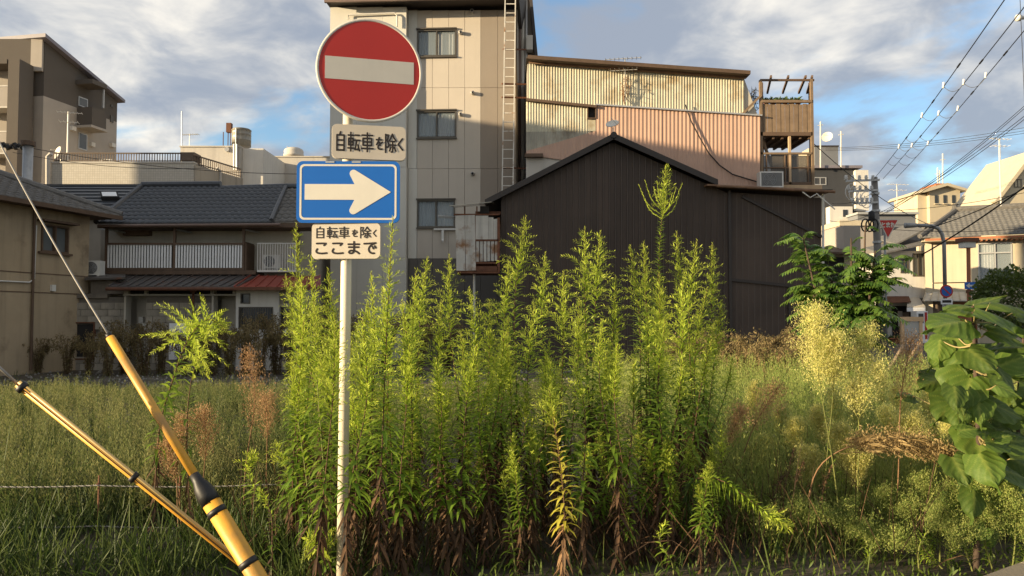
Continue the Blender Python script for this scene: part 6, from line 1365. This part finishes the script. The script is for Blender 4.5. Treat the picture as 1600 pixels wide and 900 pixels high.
# ------------------------------------------------------------------ compound-leaf tree
def frond(r, base, d, L_, tint0, nl=9):
    d = nrm(d); line = curve([base, base+d*L_*.5+np.array([0,0,.02]), base+d*L_-np.array([0,0,.28*L_])], 8); ch = [tubes(line, np.linspace(.004,.0015,8), 4, .8)]
    k = nl*2; tt = np.repeat(np.linspace(.22,1,nl),2); p, t, _ = sample(line, tt); s = np.tile([1.,-1.],nl)[:,None]; side = nrm(np.cross(t, np.array([0,0,1.]))); ll = L_*.34*np.interp(tt,[0,.3,1],[.7,1,.7])*r.uniform(.85,1.15,k)
    ch.append(leaves(p, side*s*.85+t*.45+np.array([0,0,-.18]), np.cross(side,t)*1.0, ll, ll*.19, r.uniform(.15,.45,k), np.clip(tint0+r.uniform(-.2,.3,k),0,1))); return ch
def compound_tree(loc, spec, label, name='compound_leaf_tree'):
    t = thing(name, label, 'tree', loc); r = RS(5); b = np.array(loc); ch = []; fr = []
    for tip, n, spread in spec:
        tip = np.array(tip); ln = curve([b, b*.5+tip*.5+np.array([r.uniform(-.1,.1),0,-.1]), tip], 12); ch.append(tubes(ln-b, np.linspace(.045,.012,12), 7))
        for i in range(n):
            q = r.uniform(.45,1); p, tt, _ = sample(ln, np.array([q])); w = r.uniform(0,6.28); d = np.array([math.cos(w), math.sin(w)*.8, r.uniform(.0,.75)]); fr += frond(r, p[0]-b, d, r.uniform(.35,.6)*spread, r.uniform(0,.6))
    nobj('trunk', ch, 'bark', t, None); nobj('crown', fr, 'toon_leaf', t, 'stuff'); return t
D_ = 13.0; compound_tree(Vector((W(1325,600,D_).x, D_, 0)), [(W(1392,405,D_),30,.85),(W(1255,372,D_),46,.9),(W(1290,390,D_+.3),46,.95),(W(1330,372,D_-.2),40,1.0),(W(1352,352,D_),18,.5),(W(1368,392,D_-.3),44,1.0),(W(1345,450,D_),40,1.0),(W(1268,450,D_),38,.9),(W(1310,480,D_),38,.9),(W(1300,520,D_-.2),18,.8)], 'leafy young tree with feathery compound leaves beside the brown building')
for i, (px, py, d) in enumerate(((1490,760,4.7),(1530,745,4.6),(1575,760,4.55),(1460,800,4.8),(1420,790,4.9),(1380,770,5.0),(1330,790,4.95),(1555,800,4.6),(1500,820,4.65),(1590,790,4.6),(1440,745,5.0),(1290,800,4.9),(1350,830,4.8),(1250,790,5.0),(1200,810,4.95),(1400,840,4.75))):
    ln = upright(px, py, d, px-40+(i*37) % 80, seed=700+i); o_ = panicle(ln, 720+i, .6, .13, 36, 90, 'meadow_lit', 'stem_green', True)
    plant('sprawling_weed', 'low feathery weed sprawling near the ropes between the arching stalk and the sapling', 'weed', ln[0], o_, 'sprawling weeds at the lot front')
# round clipped evergreen by the corner house
def round_bush(loc, rx, rz, n, mt, label, name, cat, lf=.12, seed=0, trunk=.5, group=None):
    r = RS(seed); t = thing(name, label, cat, loc, group); u = nrm(r.normal(0,1,(n,3))); lump = 1+.16*np.sin(u[:,0]*7+seed)*np.sin(u[:,1]*6+1)*np.sin(u[:,2]*8+2); rad = (r.uniform(.25,1,n)**.45)*lump
    p = u*rad[:,None]*np.array([rx,rx,rz])+np.array([0,0,rz+trunk]); clump = (np.sin(p*9.0/rx).prod(1)+1)/2; ll = lf*r.uniform(.6,1.3,n)
    nobj('trunk', [tubes(np.array([[0,0,0],[.02,0,trunk*.6],[0,.02,trunk+rz]]), np.array([.07,.055,.03]), 7)], 'bark', t, None)
    nobj('crown', [leaves(p, u+r.normal(0,.6,(n,3))+np.array([0,0,.25]), r.normal(0,1,(n,3)), ll, ll*.28, r.uniform(0,.3,n), np.clip(.55*clump+r.uniform(0,.5,n),0,1), 'dia')], mt, t, 'stuff'); return t
a = W(1578,560,31); a.z = 0; round_bush(a, 1.35, 1.45, 6500, 'shrub_leaf', 'rounded glossy evergreen tree in front of the corner house window', 'evergreen_tree', 'tree', .16, 3, .75)
# dark drooping weed clumps along the houses
def droop_clump(loc, h, n, mt, seed, label, group, spread=.5):
    r = RS(seed); t = thing('weed_clump', label, 'weeds', loc, group); ch, st = [], []
    for i in range(n):
        w = r.uniform(0,6.28); l = h*r.uniform(.65,1.05); o = np.array([math.cos(w),math.sin(w),0]); sp = spread*r.uniform(.3,1); b0 = o*r.uniform(0,.25)*spread
        ln = curve([b0, b0+o*sp*.25+np.array([0,0,l*.6]), b0+o*sp*.75+np.array([0,0,l*.95]), b0+o*sp*1.25+np.array([0,0,l*.80])], 9); st.append(tubes(ln, np.linspace(.008,.003,9), 4)); k = 95
        lp, lt, _ = sample(ln, r.uniform(.5,1.0,k)**.8); ll = r.uniform(.03,.10,k); ch.append(leaves(lp+r.normal(0,.045,(k,3)), r.normal(0,.7,(k,3))+lt+np.array([0,0,-.4]), r.normal(0,1,(k,3)), ll, ll*.18, np.full(k,.2), r.uniform(0,1,k), 'dia'))
        k = 40; lp, lt, _ = sample(ln, r.uniform(.05,.6,k)); ll = r.uniform(.08,.16,k); ch.append(leaves(lp, r.normal(0,1,(k,3))+np.array([0,0,-.2]), r.normal(0,1,(k,3)), ll, ll*.1, np.full(k,.4), r.uniform(0,.6,k), 'dia'))
    nobj('stems', st, 'stem_brown', t, 'stuff'); nobj('foliage', ch, mt, t, 'stuff'); return t
rq = random.Random(8); src = [droop_clump(Vector((W(px,560,d).x,d,0)), h, 16, 'bush_brown', 30+i, 'dark drooping weed clump at the foot of the block annex', 'weed clumps along the annex') for i, (px, d, h) in enumerate(((195,20.8,1.5),(330,20.5,1.55),(430,20.8,1.7)))]
for px, d, sc in ((105,21,.75),(140,20.6,.85),(170,20.2,.8),(225,20.4,1.0),(250,20.9,.8),(285,20.3,.85),(310,20.8,.8),(360,20.3,.9),(385,20.9,1.15),(405,20.2,.9),(455,20.3,1.0),(480,20.8,1.1),(505,20.4,1.1),(540,20.6,1.1),(60,21.2,.7),(20,21.0,.7),(600,20.6,1.1),(650,20.3,1.1),(700,20.6,1.0)): plant_copy(src[rq.randrange(3)], Vector((W(px,560,d).x,d,0)), rq.uniform(0,6.28), sc*rq.uniform(.92,1.08))
src2 = droop_clump(Vector((W(1150,560,18).x,18,0)), 1.25, 16, 'bush_brown', 50, 'brown drooping weed clump in front of the dark gable building', 'weed clumps before the gable building')
for px, d, sc in ((1118,18.5,1.0),(1180,17.5,.95),(1205,18.4,.9),(1222,16.5,.95),(1250,17.4,1.1),(1275,16.2,1.0),(1240,15.5,.8),(1200,15.8,.8),(1165,16.4,.8),(1080,18.2,.9),(1040,18.4,.9),(1295,15.2,.9)): plant_copy(src2, Vector((W(px,560,d).x,d,0)), rq.uniform(0,6.28), sc)
# balcony greens and pots
for i, a in enumerate(BALCONY_POTS):
    r = RS(i); n = 70; u = r.normal(0,1,(n,3)); u[:,2] = abs(u[:,2])+.3; t = thing('balcony_plant', 'small green potted plant along the top of the timber balcony', 'potted plant', a, 'plants on the timber balcony'); ll = r.uniform(.10,.24,n)
    m = MB(); m.lathe(a, [(.06,-.0),(.08,.12),(.09,.12),(.07,.11)], 10); m.build('pot', 'terracotta', t); nobj('foliage', [leaves(np.tile([0,0,.12],(n,1))+u*.03, u, r.normal(0,1,(n,3)), ll, ll*.13, r.uniform(.2,.7,n), r.uniform(0,1,n))], 'pot_leaf', t, 'stuff')
for i, (t, a, s) in enumerate(POTS):
    r = RS(i+70); n = 60; u = r.normal(0,1,(n,3)); u[:,2] = abs(u[:,2])+.3; ll = r.uniform(.1,.3,n); o = nobj('foliage', [leaves(u*.03+np.array([0,0,.32]), u, r.normal(0,1,(n,3)), ll, ll*.15, r.uniform(.1,.6,n), r.uniform(0,1,n))], 'pot_leaf', t, 'stuff')
# bare shrub between tin wall and balcony, and dry vine on the antenna mast
def twigs(loc, h, w, n, seed, label, mt='bark', leaf=None):
    r = RS(seed); t = thing('bare_shrub', label, 'shrub', loc); ch, lf = [], []
    for i in range(n):
        p = np.zeros(3); q = np.array([r.normal(0,.4)*w, r.normal(0,.3)*w, h*r.uniform(.5,1)]); ln = curve([p, q*.5+r.normal(0,.08,3), q], 7); ch.append(tubes(ln, np.linspace(.012,.004,7), 4))
        for k in range(4):
            s, tt, _ = sample(ln, np.array([r.uniform(.4,1)])); e = s[0]+r.normal(0,.22,3)*w; ch.append(tubes(np.array([s[0],(s[0]+e)/2+r.normal(0,.03,3),e]), np.array([.006,.005,.003]), 3))
            if leaf: lp = s[0]+(e-s[0])*r.uniform(.3,1,(6,1)); ll = r.uniform(.03,.07,6); lf.append(leaves(lp, r.normal(0,1,(6,3)), r.normal(0,1,(6,3)), ll, ll*.3, np.full(6,.2), r.uniform(0,1,6), 'dia'))
    nobj('branches', ch, mt, t, 'stuff')
    if leaf: nobj('leaves', lf, leaf, t, 'stuff')
    return t
twigs(W(1174,180,27.4), 1.15, .7, 16, 3, 'bare twiggy shrub between the tin wall and the timber balcony', 'bark', 'bush_brown'); twigs(W(976,163,26.8), 1.3, .42, 9, 4, 'dry vine stems against the yellow tin wall below the antenna', 'stem_dry', 'dry_plume')

# ------------------------------------------------------------------ meadow and grass: nobody could count it
def meadow(name, label, N, region, hfun, mt, seed, seeds=26, thick=1.0):
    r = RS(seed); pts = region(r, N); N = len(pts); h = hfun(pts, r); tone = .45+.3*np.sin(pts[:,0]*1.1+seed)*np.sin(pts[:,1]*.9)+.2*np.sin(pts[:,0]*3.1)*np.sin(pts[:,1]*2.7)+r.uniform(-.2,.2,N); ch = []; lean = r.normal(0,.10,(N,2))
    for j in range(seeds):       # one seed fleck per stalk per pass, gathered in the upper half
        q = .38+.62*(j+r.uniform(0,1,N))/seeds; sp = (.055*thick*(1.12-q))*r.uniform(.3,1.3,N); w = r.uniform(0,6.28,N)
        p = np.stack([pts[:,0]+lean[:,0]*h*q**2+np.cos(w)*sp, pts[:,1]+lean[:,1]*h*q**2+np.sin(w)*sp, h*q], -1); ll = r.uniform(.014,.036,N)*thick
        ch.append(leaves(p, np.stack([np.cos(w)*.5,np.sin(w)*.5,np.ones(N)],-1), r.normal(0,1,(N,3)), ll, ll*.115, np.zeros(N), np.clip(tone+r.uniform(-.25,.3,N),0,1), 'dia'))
    for j in range(7):           # narrow leaves along the stalk
        q = r.uniform(.02,.5,N); w = r.uniform(0,6.28,N); p = np.stack([pts[:,0]+lean[:,0]*h*q**2, pts[:,1]+lean[:,1]*h*q**2, h*q], -1); ll = r.uniform(.06,.15,N)
        ch.append(leaves(p, np.stack([np.cos(w),np.sin(w),r.uniform(.3,1.4,N)],-1), r.normal(0,1,(N,3)), ll, ll*.07, r.uniform(.1,.5,N), r.uniform(0,.5,N), 'dia'))
    top = np.stack([pts[:,0]+lean[:,0]*h, pts[:,1]+lean[:,1]*h, h],-1); b = np.stack([pts[:,0],pts[:,1],np.zeros(N)],-1); ch.append(leaves(b, top-b, r.normal(0,1,(N,3)), np.linalg.norm(top-b,axis=1), np.full(N,.0025), np.zeros(N), np.full(N,.6), 'dia'))
    o = nobj(name, ch, mt, None, 'stuff'); o['label'] = label; o['category'] = 'weeds'; return o
def inview(x, y, pad=1.0): return np.abs(x) < .70*y+pad
def reg_left(r, N): y = 5.6+(16.5-5.6)*r.uniform(0,1,N)**1.25; x = -(.70*y+.8)+r.uniform(0,1,N)*(.70*y+.8-.6); k = (x < -1.2-.03*y)|(y > 8); return np.stack([x,y],-1)[k]
def reg_right(r, N): y = 5.3+(20-5.3)*r.uniform(0,1,N)**1.4; x = 1.55+r.uniform(0,1,N)*(.70*y+.8-1.55); return np.stack([x,y],-1)
def h_left(p, r): return np.interp(p[:,1],[5.6,7,10,13,16.5],[.45,.56,.58,.42,.15])*r.uniform(.5,1.15,len(p))*(1+.22*np.sin(p[:,0]*1.9+1)*np.sin(p[:,1]*1.3)+.15*np.sin(p[:,0]*4.3)*np.sin(p[:,1]*3.1+2))
def h_right(p, r): return np.interp(p[:,1],[5.3,6.5,9,14,20],[.75,.95,1.05,.9,.4])*r.uniform(.45,1.1,len(p))
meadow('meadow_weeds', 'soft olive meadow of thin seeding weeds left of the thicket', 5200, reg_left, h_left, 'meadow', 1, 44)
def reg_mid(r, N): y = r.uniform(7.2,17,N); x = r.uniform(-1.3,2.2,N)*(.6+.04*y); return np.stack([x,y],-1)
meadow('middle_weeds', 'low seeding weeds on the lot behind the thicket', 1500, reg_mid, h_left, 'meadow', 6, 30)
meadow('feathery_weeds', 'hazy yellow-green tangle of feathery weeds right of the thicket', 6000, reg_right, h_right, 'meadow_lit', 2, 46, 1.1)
def grass(name, label, N, region, h0, h1, mt, seed, wd_=.0045):
    r = RS(seed); p = region(r, N); N = len(p); b = np.concatenate([p, np.zeros((N,1))],1); L_ = r.uniform(h0,h1,N); d = np.concatenate([r.normal(0,.33,(N,2)), np.ones((N,1))],1)
    o = nobj(name, [leaves(b, d, r.normal(0,1,(N,3)), L_, np.full(N,wd_), r.uniform(.05,.55,N), r.uniform(0,1,N))], mt, None, 'stuff'); o['label'] = label; o['category'] = 'grass'; return o
def clumpy(r, x, y, s=1.6): return (np.sin(x*s*2.1+1)*np.sin(y*s*1.7)+np.sin(x*s*4.3)*np.sin(y*s*3.9+2)*.6+r.uniform(-.6,.9,len(x))) > 0
def reg_g1(r, N): y = r.uniform(4.35,6.6,N); x = -(.70*y+.4)+r.uniform(0,1,N)*(.70*y+.4-.9); k = clumpy(r,x,y); return np.stack([x,y],-1)[k]
def reg_g2(r, N): y = r.uniform(4.45,7.0,N); x = r.uniform(-1.9,2.2,N); return np.stack([x,y],-1)
def reg_g3(r, N): y = r.uniform(4.9,7.0,N); x = 1.2+r.uniform(0,1,N)*(.7*y+.4-1.2); k = clumpy(r,x,y); return np.stack([x,y],-1)[k]
def reg_g4(r, N): y = r.uniform(6,21,N)**1.0; x = r.uniform(-1,1,N)*(.70*y+1); k = clumpy(r,x,y,.5); return np.stack([x,y],-1)[k]
grass('grass_verge', 'fresh green grass along the lot front at the left', 10500, reg_g1, .18, .55, 'grass', 11)
grass('thicket_grass', 'dim grass growing between the thicket stems', 1100, reg_g2, .12, .4, 'grass', 12)
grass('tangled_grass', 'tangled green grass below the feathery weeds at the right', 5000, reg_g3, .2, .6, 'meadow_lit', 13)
def reg_front(r, N): y = r.uniform(4.1,5.1,N); x = r.uniform(-1,1,N)*(.70*y+.3); k = y > 4.1+np.maximum(0,(x-2.2)*.6); return np.stack([x,y],-1)[k]
grass('front_weeds', 'short dark weeds along the very front of the lot', 2600, reg_front, .03, .11, 'leaf_deep', 18, .007)
def reg_tuft(r, N): c = np.stack([-(.7*(q:=r.uniform(5.6,13,60))+.4)+r.uniform(0,1,60)*(.7*q-.6), q],-1); k = r.randint(0,60,N); return c[k]+r.normal(0,.10,(N,2))
grass('grass_tufts', 'taller grass tufts scattered through the meadow', 5200, reg_tuft, .35, .85, 'grass', 21, .004)
grass('lot_grass', 'low grass scattered over the gravelly lot', 14000, reg_g4, .08, .3, 'meadow', 14, .006)
def reg_d(r, N): y = r.uniform(4.6,6.2,N); x = r.uniform(-1.9,2.6,N); return np.stack([x,y],-1)
grass('dry_stems', 'thin dead brown stems standing in the thicket', 1100, reg_d, .4, 1.1, 'withered', 15, .0032)
# loose stones on the bare strip
r = RS(3); sp = MB(); me0 = None
o = None; ch = []
ico = np.array([[1,0,0],[-1,0,0],[0,1,0],[0,-1,0],[0,0,1],[0,0,-1.]]); icot = np.array([[0,2,4],[2,1,4],[1,3,4],[3,0,4],[2,0,5],[1,2,5],[3,1,5],[0,3,5]])
N = 5000; y = r.uniform(9,22,N); x = r.uniform(-1,1,N)*(.7*y+1); s = r.uniform(.012,.05,N); vv = np.stack([x,y,s*.3],-1)[:,None,:]+ico[None]*s[:,None,None]*r.uniform(.6,1.3,(N,6,1))
o = nobj('gravel', [(vv.reshape(-1,3), (icot[None]+(np.arange(N)*6)[:,None,None]).reshape(-1,3), np.repeat(r.uniform(0,1,N),6))], 'stone', None, 'stuff', False); o['label'] = 'loose gravel strewn over the bare back of the lot'; o['category'] = 'gravel'
